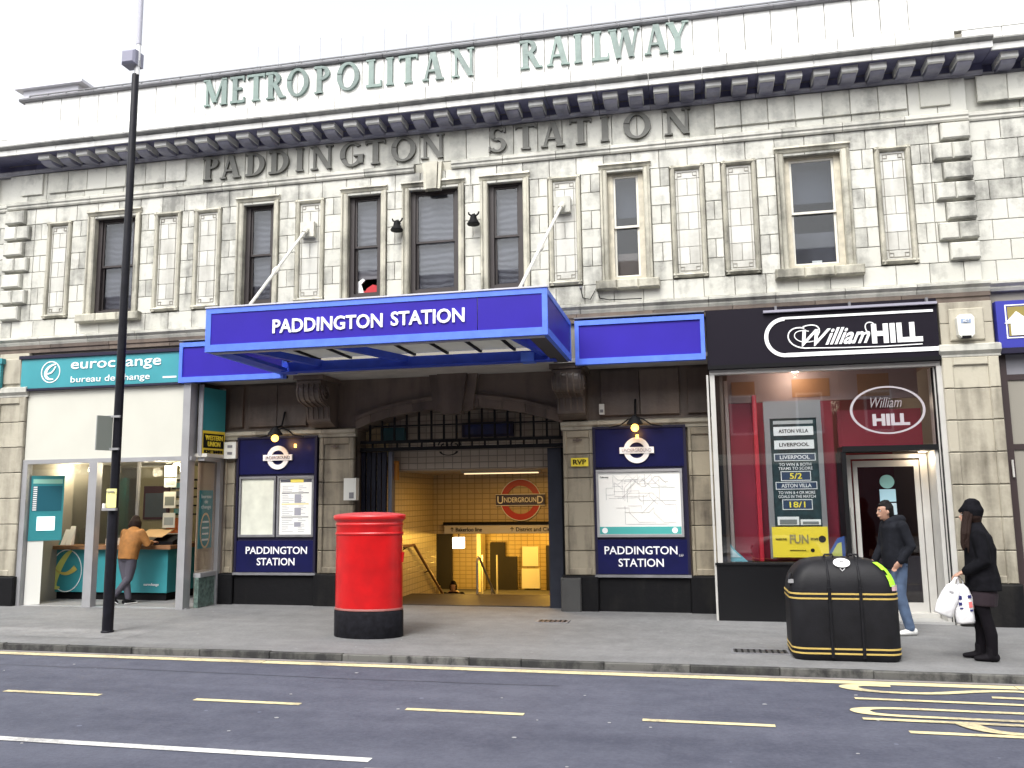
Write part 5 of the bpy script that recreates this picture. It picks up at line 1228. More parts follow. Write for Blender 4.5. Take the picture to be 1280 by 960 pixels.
# aperture sides face away from the road in this view; a pair of slots on the pavement side
for s in (-1, 1): bx('slot', px+s*.2-.12, px+s*.2+.12, py+.262, py+.275, g0+1.36, g0+1.40, M_black, t)
MB().tube([(px+.455, py, g0+.95), (px+.47, py, g0+1.08)], .02, 8).build('hinge', M_red, t)

# lamp post
lx_, ly_ = -7.86, -2.42; lg = gz(lx_)
t = thing('lamp_post', 'tall dark lamp post standing at the kerb before the currency kiosk', 'lamp post', (lx_, ly_, lg))
MB().lathe([(.073, lg), (.073, lg+1.66), (.069, lg+1.69)], lx_, ly_, 20).build('base_column', M_postm, t, auto=40)
MB().lathe([(.062, lg+1.69), (.057, 4.5), (.050, 8.13), (.046, 8.15)], lx_, ly_, 20).build('shaft', M_postm, t, auto=40)
MB().lathe([(.085, lg-.01), (.085, lg+.02), (.075, lg+.03)], lx_, ly_, 20).build('foot', M_postm, t, auto=40)
MB().tube([(lx_-.01, ly_, 8.14), (lx_-.01, ly_, 8.30)], .015, 6).build('spigot', M_alu, t)
cc = thing('camera_housing', 'small grey camera box fixed high on the lamp post', 'camera', (lx_-.06, ly_, 8.3))
MB().block(lx_-.18, lx_+.05, ly_-.12, ly_+.10, 8.28, 8.50, .03).build('case', mat('grey plastic', (.22, .22, .29), .5), cc)
MB().tube([(lx_+.04, ly_, 8.26), (lx_+.04, ly_, 8.36)], .03, 8).build('connector', M_alu, cc)
MB().lathe([(.038, 8.62), (.036, 9.8), (.034, 10.6)], lx_+.03, ly_, 14).build('mast', mat('pale mast', (.40, .40, .46), .5), t)
MB().lathe([(.03, 8.14), (.03, 8.62)], lx_+.03, ly_, 14).build('mast_sleeve', mat('white sleeve', (.75, .75, .75), .5), t)
sp = thing('street_sign_plate', 'grey edged plate seen side on strapped to the lamp post', 'sign', (lx_, ly_, 2.58))
b_ = MB().box(-.0, .30, -.012, .0, 2.55, 3.05); b_.xf(Matrix.Translation((lx_-.20, ly_-.02, 0)) @ Matrix.Rotation(R(-62), 4, 'Z')); 
MB().prism([(lx_-.145, ly_-.26), (lx_-.13, ly_-.27), (lx_-.04, ly_-.07), (lx_-.06, ly_-.07)], 2.53, 3.01, 'z').build('plate', mat('grey plate back', (.30, .30, .32), .5, var=.1), sp)
MB().prism([(lx_-.128, ly_-.27), (lx_-.118, ly_-.27), (lx_-.028, ly_-.07), (lx_-.038, ly_-.07)], 2.53, 3.01, 'z').build('face', mat('plate face grey', (.20, .22, .19), .5), sp)
for zz in (2.535, 2.99): bx('clamp', lx_-.10, lx_+.10, ly_-.10, ly_-.075, zz, zz+.03, M_alu, sp)
nt_ = thing('yellow_notice', 'small pale yellow notice tied round the lamp post', 'notice', (lx_, ly_, 1.75))
NW = mat('pale yellow card', (.80, .76, .30), .5)
MB().prism([(-.078, -.075), (.0, -.095), (.078, -.075), (.078, -.068), (0, -.088), (-.078, -.068)], 1.74, 2.0, 'z').xf(Matrix.Translation((lx_+.01, ly_, 0))).build('card', NW, nt_)
bx('heading', lx_-.05, lx_+.07, ly_-.101, ly_-.094, 1.95, 1.965, M_lead, nt_); bx('tray', lx_-.10, lx_+.12, ly_-.12, ly_-.08, 1.70, 1.735, M_alu, nt_)
bx('hook', lx_-.09, lx_-.06, ly_-.12, ly_-.08, 1.735, 1.80, M_white_s, nt_)

# litter bin
bxc, byc = 1.60, -2.60; bg_ = gz(bxc)
t = thing('litter_bin', 'large black rounded recycling bin with gold stripes and stickers', 'bin', (bxc, byc, bg_))
def rr(w, d, r, n=6):
    pts = []
    for cx_, cy_, a0 in ((w-r, d-r, 0), (-w+r, d-r, 90), (-w+r, -d+r, 180), (w-r, -d+r, 270)):
        for i in range(n+1):
            a = R(a0+90*i/n); pts.append((cx_+r*math.cos(a), cy_+r*math.sin(a)))
    return pts
def shell(levels, m, name, auto=35):
    b = MB(); N_ = None
    for w, d, r, z in levels:
        pts = rr(w, d, r); N_ = len(pts)
        b.v += [(bxc+x, byc+y, bg_+z) for x, y in pts]
    k = len(levels)
    for i in range(k-1):
        for j in range(N_): b.f.append((i*N_+j, i*N_+(j+1) % N_, (i+1)*N_+(j+1) % N_, (i+1)*N_+j))
    b.f.append(tuple(range(N_))[::-1]); b.f.append(tuple(range((k-1)*N_, k*N_)))
    return b.build(name, m, t, auto=auto)
M_bin = mat('bin plastic', (.008, .008, .010), .52, spec=.22, var=.3, vscale=6, bump=.15, bscale=50)
W_, D_ = .565, .36
shell([(W_-.03, D_-.03, .13, .0), (W_-.005, D_-.01, .14, .03), (W_, D_, .15, .08), (W_, D_, .15, .70), (W_-.004, D_-.004, .15, .72)], M_bin, 'body')
lv = []
for i in range(9):
    a = R(i*10.5); lv.append((W_-.004-.30*(1-math.cos(a))*1.0, D_-.004-.20*(1-math.cos(a)), max(.15-.004*i, .06), .722+.355*math.sin(a)))
lv.append((W_-.33, D_-.225, .06, 1.082)); lv.append((.16, .08, .05, 1.09))
shell(lv, M_bin, 'lid')
M_gold = mat('gold stripe', (.50, .36, .10), .4)
for zz in (.665, .715-.0, .135, .085):
    z0 = zz-.012
    shell([(W_+.003, D_+.003, .152, z0), (W_+.004, D_+.004, .152, z0+.001), (W_+.004, D_+.004, .152, z0+.017), (W_+.003, D_+.003, .152, z0+.018)], M_gold, 'stripe')
for xx in (-.155, .165):
    MB().tube([(bxc+xx, byc-D_-.006, bg_+.04), (bxc+xx, byc-D_-.006, bg_+.78)], (.018), 8).build('rib', M_bin, t)
    MB().tube([(bxc+xx, byc-D_-.002, bg_+.75), (bxc+xx, byc-D_+.004, bg_+.86), (bxc+xx, byc-D_+.05, bg_+.96), (bxc+xx, byc-D_+.13, bg_+1.05), (bxc+xx, byc-.12, bg_+1.10)], (.012), 8).build('rib', M_bin, t)
for xx in (-.12, .14): MB().tube([(bxc+xx-.05, byc-.14, bg_+1.09), (bxc+xx-.03, byc-.14, bg_+1.12), (bxc+xx+.05, byc-.14, bg_+1.12), (bxc+xx+.06, byc-.14, bg_+1.09)], .012, 8).build('lid_catch', M_bin, t)
def lidpt(a):  # point on the lid's front slope
    return (byc-(D_-.004-.20*(1-math.cos(R(a)))), bg_+.722+.355*math.sin(R(a)))
pa, pb = Vector(lidpt(54)), Vector(lidpt(38)); dd = (pa-pb)
def onlid(b, cx_, ang=46, off=.014):
    y_, z_ = lidpt(ang); y2, z2_ = lidpt(ang+4); tv = Vector((0, y2-y_, z2_-z_)).normalized(); nv = Vector((1, 0, 0)).cross(tv)
    M_ = Matrix(((1, nv.x*-1, tv.x, cx_), (0, -nv.y, tv.y, y_), (0, -nv.z, tv.z, z_), (0, 0, 0, 1)))
    return b.xf(Matrix.Translation(nv*off) @ M_)
onlid(MB().disc(0, 0, .088, -.003, .003, 28, sz=.75), bxc+.005, 60).build('round_sticker', M_white_s, t)
onlid(MB().tube([(-.02, 0, .0), (0, 0, .02), (.02, 0, 0)], .006, 5), bxc+.005, 60, .02).build('sticker_print', M_black, t)
onlid(MB().tube([(-.025, 0, .02), (-.005, 0, -.01), (.025, 0, .02)], .006, 5), bxc+.005, 42, .008).build('logo', M_alu, t)
M_lime = mat('lime sticker', (.35, .80, .03), .5)
q = MB()
aa = [lv[i] for i in (6, 5, 4, 3, 2, 1)]
for k in range(5):
    w1, d1, r1, z1_ = aa[k]; w2, d2, r2, z2_ = aa[k+1]
    f1 = .72; off = .010
    def pt(w, d, r, z, a): return (bxc+w-r+(r+off)*math.cos(R(a)), byc-d+r+(r+off)*math.sin(R(a)), bg_+z+.006)
    for a0, a1 in ((-66, -54), (-54, -42), (-42, -32)):
        if k in (2,) and a0 == -66: continue
        q.add([pt(w1, d1, r1, z1_, a0), pt(w1, d1, r1, z1_, a1), pt(w2, d2, r2, z2_, a1), pt(w2, d2, r2, z2_, a0)], [(0, 1, 2, 3)])
q.build('lime_sticker', M_lime, t)
q = MB(); w1, d1, r1, z1_ = aa[5]
for a0, a1 in ((-60, -40), (-40, -20)):
    q.add([pt(w1, d1, r1, .80, a0), pt(w1, d1, r1, .80, a1), pt(w1+.002, d1, r1, .74, a1), pt(w1+.002, d1, r1, .74, a0)], [(0, 1, 2, 3)])
q.build('small_sticker', mat('pink white sticker', (.6, .4, .42), .5), t)
for s in (-1,):
    MB().tube([(bxc-W_+.03, byc-.25, bg_+.80), (bxc-W_-.0, byc-.27, bg_+.86), (bxc-W_+.03, byc-.25, bg_+.92)], .018, 8).build('side_hinge', M_bin, t)
    bx('side_hinge', bxc-W_-.005, bxc-W_+.05, byc-.30, byc-.24, bg_+.82, bg_+.86, M_alu, t)

# ------------------------------------------------------------------ PEOPLE
def solid(b, name, m, parent, vox=.012, smooth=6):
    """fuse overlapping limbs into one continuous skin"""
    me = b.mesh('tmp'); o = bpy.data.objects.new('tmp', me); COL.objects.link(o)
    r = o.modifiers.new('r', 'REMESH'); r.mode = 'VOXEL'; r.voxel_size = vox
    s = o.modifiers.new('s', 'SMOOTH'); s.iterations = smooth; s.factor = .5
    dg = bpy.context.evaluated_depsgraph_get(); me2 = bpy.data.meshes.new_from_object(o.evaluated_get(dg))
    bpy.data.objects.remove(o); bpy.data.meshes.remove(me)
    off = wl(parent)
    for v in me2.vertices: v.co = v.co-off
    for p in me2.polygons: p.use_smooth = True
    me2.materials.clear(); me2.materials.append(m); me2.name = name
    q = bpy.data.objects.new(name, me2); COL.objects.link(q); q.parent = parent; return q
SKIN = mat('skin', (.42, .24, .17), .5); SKIN2 = mat('skin warm', (.34, .19, .13), .5)
def hand(b, p, d, side, up, L=.17, curl=.5):
    """palm, four curled fingers and a thumb; d points along the fingers"""
    p, d, side, up = Vector(p), Vector(d).normalized(), Vector(side).normalized(), Vector(up).normalized()
    b.tube([p, p+d*L*.25, p+d*L*.5], [(.024, .032), (.020, .040), (.016, .040)], 8, up=side, cap='round')
    for i, (o_, l_) in enumerate(((-.030, .36), (-.010, .42), (.010, .40), (.030, .32))):
        r_ = p+d*L*.5+side*o_; a1 = d; a2 = (d-up*curl).normalized(); a3 = (d*.4-up*curl*1.8).normalized()
        q1 = r_+a1*L*l_*.4; q2 = q1+a2*L*l_*.4; q3 = q2+a3*L*l_*.35
        b.tube([r_, q1, q2, q3], [.0095, .009, .0085, .0075], 6, cap='round')
    r_ = p+d*L*.15-side*.03; b.tube([r_, r_-side*.03+d*.02, r_-side*.035+d*.055-up*.01], [.013, .011, .009], 6, cap='round')
def head(b, c, f, s=1.):
    """skull, jaw, nose, ear, brow; c = centre, f = facing direction (horizontal)"""
    c = Vector(c); f = Vector((f[0], f[1], 0)).normalized(); r = Vector((f.y, -f.x, 0)); u = Vector((0, 0, 1))
    def P(a, b_, z): return c+f*a*s+r*b_*s+u*z*s
    b.tube([P(-.01, 0, -.06), P(-.01, 0, 0), P(-.005, 0, .06), P(-.005, 0, .09)], [(.060*s, .075*s), (.073*s, .092*s), (.070*s, .088*s), (.045*s, .06*s)], 14, up=f.cross(u) if False else f, cap='round')
    b.tube([P(.035, 0, .02), P(.042, 0, -.04), P(.046, 0, -.085)], [(.050*s, .045*s), (.044*s, .042*s), (.026*s, .028*s)], 12, up=f, cap='round')
    b.tube([P(.083, 0, .015), P(.105, 0, -.025), P(.092, 0, -.035)], [.010*s, .014*s, .012*s], 8, cap='round')      # nose
    b.tube([P(.085, -.022, -.062), P(.092, 0, -.062), P(.085, .022, -.062)], [.007*s, .010*s, .007*s], 6, cap='round')  # lips
    b.tube([P(.080, -.04, .030), P(.090, 0, .034), P(.080, .04, .030)], [.008*s]*3, 6, cap='round')                  # brow
    for e in (-1, 1): b.tube([P(-.005, e*.072, .015), P(-.012, e*.082, -.01), P(-.003, e*.074, -.03)], [.012*s, .014*s, .008*s], 6, cap='round')
    b.tube([P(-.02, 0, -.05), P(-.03, 0, -.12), P(-.035, 0, -.20)], [.052*s, .050*s, .062*s], 12, cap='round')       # neck
    return P
def eyes(t, P, s=1.):
    for e in (-1, 1):
        MB().ball(P(.0775, e*.029, .010), .0075*s, 10).build('eye', M_white_s, t, smooth=True)
        MB().ball(P(.0825, e*.030, .010), .0045*s, 8).build('pupil', M_black, t, smooth=True)
        MB().tube([P(.090, e*.014, .033), P(.085, e*.042, .036)], .0032, 5).build('eyebrow', M_black, t)
def shoe(b, heel, toe, w=.042, h=.05):
    heel, toe = Vector(heel), Vector(toe); d = toe-heel
    b.tube([heel+Vector((0, 0, h*.9)), heel+d*.25+Vector((0, 0, h*.85)), heel+d*.6+Vector((0, 0, h*.62)), heel+d*.92+Vector((0, 0, h*.5))], [(w*.85, h*.9), (w*.9, h*.85), (w, h*.62), (w*.85, h*.42)], 10, up=Vector((0, 0, 1)), cap='round')

# woman in black with carrier bags, walking to the left
wx, wy = 3.05, -2.62; wg = gz(wx)
t = thing('person', 'woman in black cap and coat with purple shorts carrying white carrier bags', 'person', (wx, wy, wg))
F = Vector((-.97, .24, 0)).normalized(); S_ = Vector((F.y, -F.x, 0)); Z = Vector((0, 0, 1)); O = Vector((wx, wy, wg))
def w_(f, s, z): return O+F*f+S_*s+Z*z
# S_ points away from the camera when F is to the left, so the near side is negative s
body = MB()
P = head(body, w_(.035, 0, 1.545), F, .95)
body.tube([w_(-.02, 0, 1.32), w_(-.03, 0, 1.2), w_(0, 0, 1.02), w_(-.03, 0, .86)], [(.12, .07), (.13, .10), (.12, .09), (.15, .11)], 14, up=F, cap='round')
hipz = .86
for sgn, kn, an in ((-1, w_(-.03, -.075, .48), w_(-.07, -.08, .10)), (1, w_(.03, .075, .49), w_(.03, .08, .10))):
    body.tube([w_(-.02, sgn*.075, .86), w_(-.01, sgn*.078, .68), kn, (kn+an)/2+F*-.02, an], [.088, .080, .055, .052, .036], 12, cap='round')
# arms: near arm bent forward holding the bags, far arm hidden close to the body
sh, el, wr = w_(-.03, -.165, 1.33), w_(-.06, -.20, 1.06), w_(.15, -.17, .94)
body.tube([sh-Z*.03, el, wr], [.038, .036, .027], 10, cap='round')
hand(body, wr, w_(.24, -.16, .90)-wr, F.cross(Z), Z, .16, 1.2)
sh2, el2, wr2 = w_(-.02, .16, 1.33), w_(-.06, .20, 1.06), w_(-.02, .19, .82)
body.tube([sh2-Z*.03, el2, wr2], [.038, .036, .027], 10, cap='round')
hand(body, wr2, -Z, F, S_, .16, .6)
solid(body, 'body', SKIN, t, .008, 3)
M_coat = mat('black coat cloth', (.006, .006, .008), .95, spec=.1, var=.4, vscale=12, bump=.5, bscale=22)
coat = MB()
coat.tube([w_(-.005, 0, 1.47), w_(-.01, 0, 1.41), w_(-.02, 0, 1.33), w_(-.04, 0, 1.18), w_(-.03, 0, 1.02), w_(-.04, 0, .86), w_(-.04, 0, .74)], [(.072, .070), (.115, .095), (.19, .125), (.195, .16), (.19, .155), (.205, .175), (.20, .18)], 18, up=F)
coat.tube([sh, el, w_(.11, -.18, .955)], [.078, .074, .058], 12, cap='round'); coat.tube([sh2, el2, w_(-.02, .19, .86)], [.068, .060, .050], 12, cap='round')
coat.tube([w_(-.06, 0, 1.36), w_(-.12, 0, 1.30), w_(-.15, 0, 1.18)], [(.10, .05), (.13, .05), (.11, .04)], 12, up=F, cap='round')   # hood lying on the back
solid(coat, 'coat', M_coat, t, .011, 4)
sk = MB(); sk.tube([w_(-.03, 0, .80), w_(-.03, 0, .70), w_(-.02, 0, .58)], [(.175, .135), (.185, .150), (.175, .14)], 16, up=F)
solid(sk, 'shorts', mat('plum cloth', (.014, .006, .011), .85, bump=.4, bscale=20), t, .012, 3)
tg = MB()
for sgn, kn, an in ((-1, w_(-.03, -.075, .48), w_(-.07, -.08, .08)), (1, w_(.03, .075, .49), w_(.03, .08, .08))):
    tg.tube([w_(-.01, sgn*.078, .66), w_(-.01, sgn*.078, .56), kn, (kn+an)/2+F*-.022, an], [.090, .076, .064, .064, .052], 12, cap='round')
solid(tg, 'tights', mat('black tights', (.006, .005, .007), .9, spec=.1), t, .010, 3)
for k, (a, c_) in enumerate(((w_(-.10, -.08, 0), w_(.11, -.08, 0)), (w_(.0, .08, 0), w_(.21, .09, 0)))):
    bt = MB(); shoe(bt, a, c_, .046, .055); bt.tube([a+F*.04+Z*.05, a+F*.035+Z*.15], [.052, .054], 10, cap='round')
    solid(bt, 'boot', mat('black suede', (.006, .005, .007), .8, spec=.15), t, .009, 3)
hr_ = MB()
hr_.tube([P(-.03, 0, .05), P(-.04, 0, -.03), P(-.06, 0, -.12)], [.088, .088, .05], 12, cap='round')
for k, (a_, c_, e_) in enumerate(((.0, .050, .060), (.03, .075, .085), (-.02, .030, .045), (.045, .095, .11), (.015, .06, .10))):
    hr_.tube([P(a_, -.068-.004*k, .03), P(a_+.03, -.088-.004*k, -.08), P(c_, -.125-.004*k, -.20), P(e_, -.145, -.30-.03*(k % 3)), P(e_+.005, -.15, -.36-.03*(k % 3))], [.022, .022, .020, .013, .006], 8, cap='round')
hr_.tube([P(.0, .068, .02), P(.04, .08, -.12), P(.05, .09, -.30)], [.030, .032, .018], 10, cap='round')
solid(hr_, 'hair', mat('dark brown hair', (.016, .008, .006), .7, spec=.15, bump=.6, bscale=50), t, .007, 2)
hat = MB(); hat.tube([P(-.025, 0, .015), P(-.03, 0, .07), P(-.035, 0, .125)], [(.094, .110), (.102, .120), (.072, .09)], 16, up=F, cap='round')
hat.tube([P(.06, -.05, .060), P(.105, 0, .052), P(.06, .05, .060)], [(.012, .022)]*3, 8, up=Z, cap='round')
solid(hat, 'cap', M_coat, t, .008, 3)
eyes(t, P, .95)
hp = w_(.23, -.16, .885)
M_bag = mat('white carrier bag', (.78, .78, .80), .45, bump=.9, bscale=14)
def bag(lab, top, tilt, w, h, d, prints):
    t_ = thing('carrier_bag', lab, 'bag', tuple(top))
    b = MB(); n = 6
    rings = [(0, .35, .4), (.12, .75, .7), (.35, .95, 1.0), (.7, 1.0, 1.0), (.95, .95, .9), (1.0, .88, .7)]
    for z, a, c_ in rings:
        for j in range(12):
            an = 2*PI*j/12; co, si = math.cos(an), math.sin(an)
            sq = 1/max(abs(co), abs(si))**.6
            b.v.append((w/2*a*co*sq+.006*math.sin(j*5+z*9), d/2*c_*si*sq, -h*z))
    for i in range(5):
        for j in range(12): b.f.append((i*12+j, i*12+(j+1) % 12, (i+1)*12+(j+1) % 12, (i+1)*12+j))
    b.f.append(tuple(range(12))); b.f.append(tuple(range(60, 72))[::-1])
    off = Vector(top)-Vector((0, 0, .07))
    M_ = Matrix.Translation(off) @ Matrix.Rotation(tilt, 4, 'Y') @ Matrix.Rotation(R(8), 4, 'Z')
    b.xf(M_).build('bag', M_bag, t_, smooth=True)
    for s in (-1, 1):
        hb = MB().tube([(s*.03, -.01, .0), (s*.02, 0, .05), (0, 0, .078)], [(.016, .004), (.012, .004), (.010, .005)], 6).xf(M_); hb.build('handle', M_bag, t_)
    for (u0_, u1_, v0_, v1_, mm) in prints:
        MB().box(u0_, u1_, -d/2*1.03-.004, -d/2*1.03, v0_, v1_).xf(M_).build('print', mm, t_)
M_bp = mat('bag navy print', (.02, .02, .12), .5); M_pp = mat('bag pink print', (.65, .15, .15), .5)
bag('crumpled white carrier bag swinging in front of the woman in black', hp+Vector((-.02, -.03, 0)), R(24), .20, .36, .10, [(-.05, .0, -.10, -.08, mat('soft grey print', (.40, .40, .42), .5))])
bag('white carrier bag with blue and red print close to the woman in black', hp+Vector((.05, .02, .0)), R(-3), .20, .42, .12, [(-.07, -.03, -.16, -.12, M_bp), (-.07, -.035, -.22, -.19, M_bp), (-.065, -.03, -.26, -.245, M_bp), (.035, .07, -.15, -.12, M_bp), (.035, .07, -.25, -.19, M_pp), (.04, .07, -.29, -.27, M_bp)])

# man in a dark hooded jacket walking left behind the bin
mx_, my_ = 2.56, -.98; mg = gz(mx_)
t = thing('person', 'man in charcoal hooded jacket and blue jeans walking past the shop door', 'person', (mx_, my_, mg))
F = Vector((-.95, -.30, 0)).normalized(); S_ = Vector((F.y, -F.x, 0)); O = Vector((mx_, my_, mg))
body = MB(); P = head(body, w_(.09, 0, 1.56), F, .98)
body.tube([w_(.0, 0, 1.35), w_(-.02, 0, 1.22), w_(0, 0, 1.05), w_(-.01, 0, .90)], [(.13, .08), (.14, .11), (.13, .10), (.14, .105)], 14, up=F, cap='round')
legs = ((-1, w_(.01, -.085, .50), w_(-.09, -.09, .10)), (1, w_(.12, .085, .50), w_(.14, .09, .10)))
for sgn, kn, an in legs: body.tube([w_(-.01, sgn*.085, .90), kn, an], [.09, .06, .04], 12, cap='round')
sh, el, wr = w_(-.02, -.20, 1.38), w_(-.09, -.25, 1.12), w_(.06, -.22, .93)
sh2, el2, wr2 = w_(-.02, .20, 1.38), w_(.02, .25, 1.10), w_(.16, .22, .92)
for a, b2, c_ in ((sh, el, wr), (sh2, el2, wr2)):
    body.tube([a-Z*.03, b2, c_], [.042, .040, .03], 10, cap='round'); hand(body, c_, c_-b2, F, S_, .17, .6)
solid(body, 'body', SKIN2, t, .008, 3)
M_jk = mat('charcoal jacket cloth', (.011, .012, .016), .9, spec=.12, var=.3, vscale=10, bump=.5, bscale=20)
jk = MB(); jk.tube([w_(.045, 0, 1.49), w_(.02, 0, 1.44), w_(.0, 0, 1.38), w_(-.02, 0, 1.22), w_(.0, 0, 1.02), w_(-.01, 0, .84)], [(.070, .072), (.12, .10), (.21, .135), (.205, .155), (.19, .15), (.185, .145)], 18, up=F)
jk.tube([sh, el, w_(.045, -.225, .945)], [.075, .066, .05], 12, cap='round'); jk.tube([sh2, el2, w_(.14, .22, .94)], [.075, .066, .05], 12, cap='round')
jk.tube([w_(.05, -.075, 1.44), w_(-.02, -.095, 1.46), w_(-.10, -.05, 1.46), w_(-.13, 0, 1.45), w_(-.10, .05, 1.46), w_(-.02, .095, 1.46), w_(.05, .075, 1.44)], [.04, .052, .062, .066, .062, .052, .04], 10, cap='round')
solid(jk, 'jacket', M_jk, t, .011, 4)
jn = MB()
for sgn, kn, an in legs: jn.tube([w_(-.01, sgn*.085, .90), w_(0, sgn*.088, .75), kn, an+F*-.0], [.105, .098, .076, .062], 12, cap='round')
jn.tube([w_(-.01, -.06, .88), w_(-.01, .06, .88)], .11, 12, cap='round'); jn.tube([w_(0, -.04, .80), w_(0, .04, .80)], .085, 12, cap='round')
solid(jn, 'jeans', mat('blue denim', (.065, .10, .17), .85, var=.3, vscale=9, bump=.5, bscale=18), t, .011, 3)
for a, c_ in ((w_(-.15, -.09, 0), w_(.12, -.09, 0)), (w_(.08, .09, 0), w_(.35, .09, 0))):
    s2 = MB(); shoe(s2, a, c_, .046, .055); so2 = solid(s2, 'shoe', mat('white trainer', (.62, .62, .60), .5), t, .009, 2)
hr_ = MB(); hr_.tube([P(-.056, 0, -.045), P(-.030, 0, .045), P(-.010, 0, .095)], [(.066, .070), (.084, .092), (.060, .085)], 14, up=F, cap='round'); hr_.tube([P(.02, 0, .10), P(.07, 0, .085)], [(.05, .02), (.035, .015)], 10, up=Z, cap='round')
solid(hr_, 'hair', mat('black hair', (.007, .006, .006), .7, bump=.5, bscale=60, spec=.15), t, .008, 2)
eyes(t, P, .98)

# customer in a mustard jacket at the kiosk
bx_, by_ = -9.68, .50; bg2 = gk
t = thing('person', 'customer in mustard brown jacket leaning on the kiosk counter', 'person', (bx_, by_, bg2))
F = Vector((.12, .99, 0)).normalized(); S_ = Vector((F.y, -F.x, 0)); O = Vector((bx_, by_, bg2))
body = MB(); P = head(body, w_(.14, -.03, 1.37), F, .95)
body.tube([w_(.04, 0, 1.18), w_(.0, 0, 1.08), w_(-.04, 0, .92), w_(-.06, 0, .78)], [(.12, .08), (.135, .10), (.12, .09), (.14, .10)], 14, up=F, cap='round')
legs = ((-1, w_(-.05, .00, .44), w_(-.02, .02, .10)), (1, w_(-.06, .02, .44), w_(-.14, -.16, .16)))
for sgn, kn, an in legs: body.tube([w_(-.06, sgn*.08, .78), kn+S_*sgn*.03, an], [.09, .058, .04], 12, cap='round')
sh, el, wr = w_(.04, -.18, 1.22), w_(.10, -.27, 1.02), w_(.32, -.20, 1.04)
sh2, el2, wr2 = w_(.04, .18, 1.22), w_(.10, .27, 1.02), w_(.32, .18, 1.04)
for a, b2, c_ in ((sh, el, wr), (sh2, el2, wr2)):
    body.tube([a-Z*.03, b2, c_], [.038, .038, .028], 10, cap='round'); hand(body, c_, F, S_, Z, .16, .3)
solid(body, 'body', SKIN, t, .009, 3)
jk = MB(); jk.tube([w_(.09, 0, 1.31), w_(.07, 0, 1.26), w_(.05, 0, 1.21), w_(.0, 0, 1.06), w_(-.04, 0, .90), w_(-.06, 0, .76)], [(.07, .07), (.12, .10), (.205, .13), (.21, .16), (.19, .15), (.18, .145)], 18, up=F)
jk.tube([sh, el, w_(.29, -.205, 1.035)], [.072, .066, .048], 12, cap='round'); jk.tube([sh2, el2, w_(.29, .185, 1.035)], [.072, .066, .048], 12, cap='round')
solid(jk, 'jacket', mat('mustard cloth', (.27, .115, .025), .8, var=.25, vscale=10, bump=.6, bscale=16), t, .011, 3)
jn = MB()
for sgn, kn, an in legs: jn.tube([w_(-.06, sgn*.08, .80), w_(-.05, sgn*.07, .64), kn+S_*sgn*.03, an], [.10, .092, .068, .052], 12, cap='round')
jn.tube([w_(-.06, -.06, .80), w_(-.06, .06, .80)], .115, 12, cap='round'); jn.tube([w_(-.05, -.04, .70), w_(-.05, .04, .70)], .085, 12, cap='round')
solid(jn, 'jeans', mat('grey jeans', (.07, .065, .085), .85, bump=.5, bscale=18), t, .011, 3)
for a, c_ in ((w_(-.20, -.21, .09), w_(-.12, -.11, .0)), (w_(-.12, .02, 0), w_(.12, .06, 0))):
    s2 = MB(); shoe(s2, a, c_, .045, .05); solid(s2, 'shoe', M_black, t, .010, 2)
    MB().tube([a+Z*.012, c_+Z*.012], [(.042, .011), (.046, .011)], 10, cap='round', up=Z).build('sole', M_white_s, t)
hd = MB(); hd.tube([P(-.05, 0, -.17), P(-.03, 0, -.10), P(-.03, 0, -.03), P(-.02, 0, .04), P(-.01, 0, .10)], [(.08, .07), (.105, .09), (.11, .11), (.10, .11), (.06, .08)], 14, up=F, cap='round')
solid(hd, 'hair', mat('dark brown hair', (.016, .008, .006), .7, spec=.15), t, .009, 2)
eyes(t, P, .95)
hb = thing('handbag', 'white bag hanging at the left hip of the kiosk customer', 'bag', (-10.02, .42, .9))
MB().block(-10.06, -9.96, .38, .46, .90, 1.0, .02).build('pouch', M_white_s, hb)
MB().tube([(-10.01, .42, 1.0), (-9.99, .42, 1.12), (-9.94, .48, 1.24)], .012, 6).build('strap', M_white_s, hb)

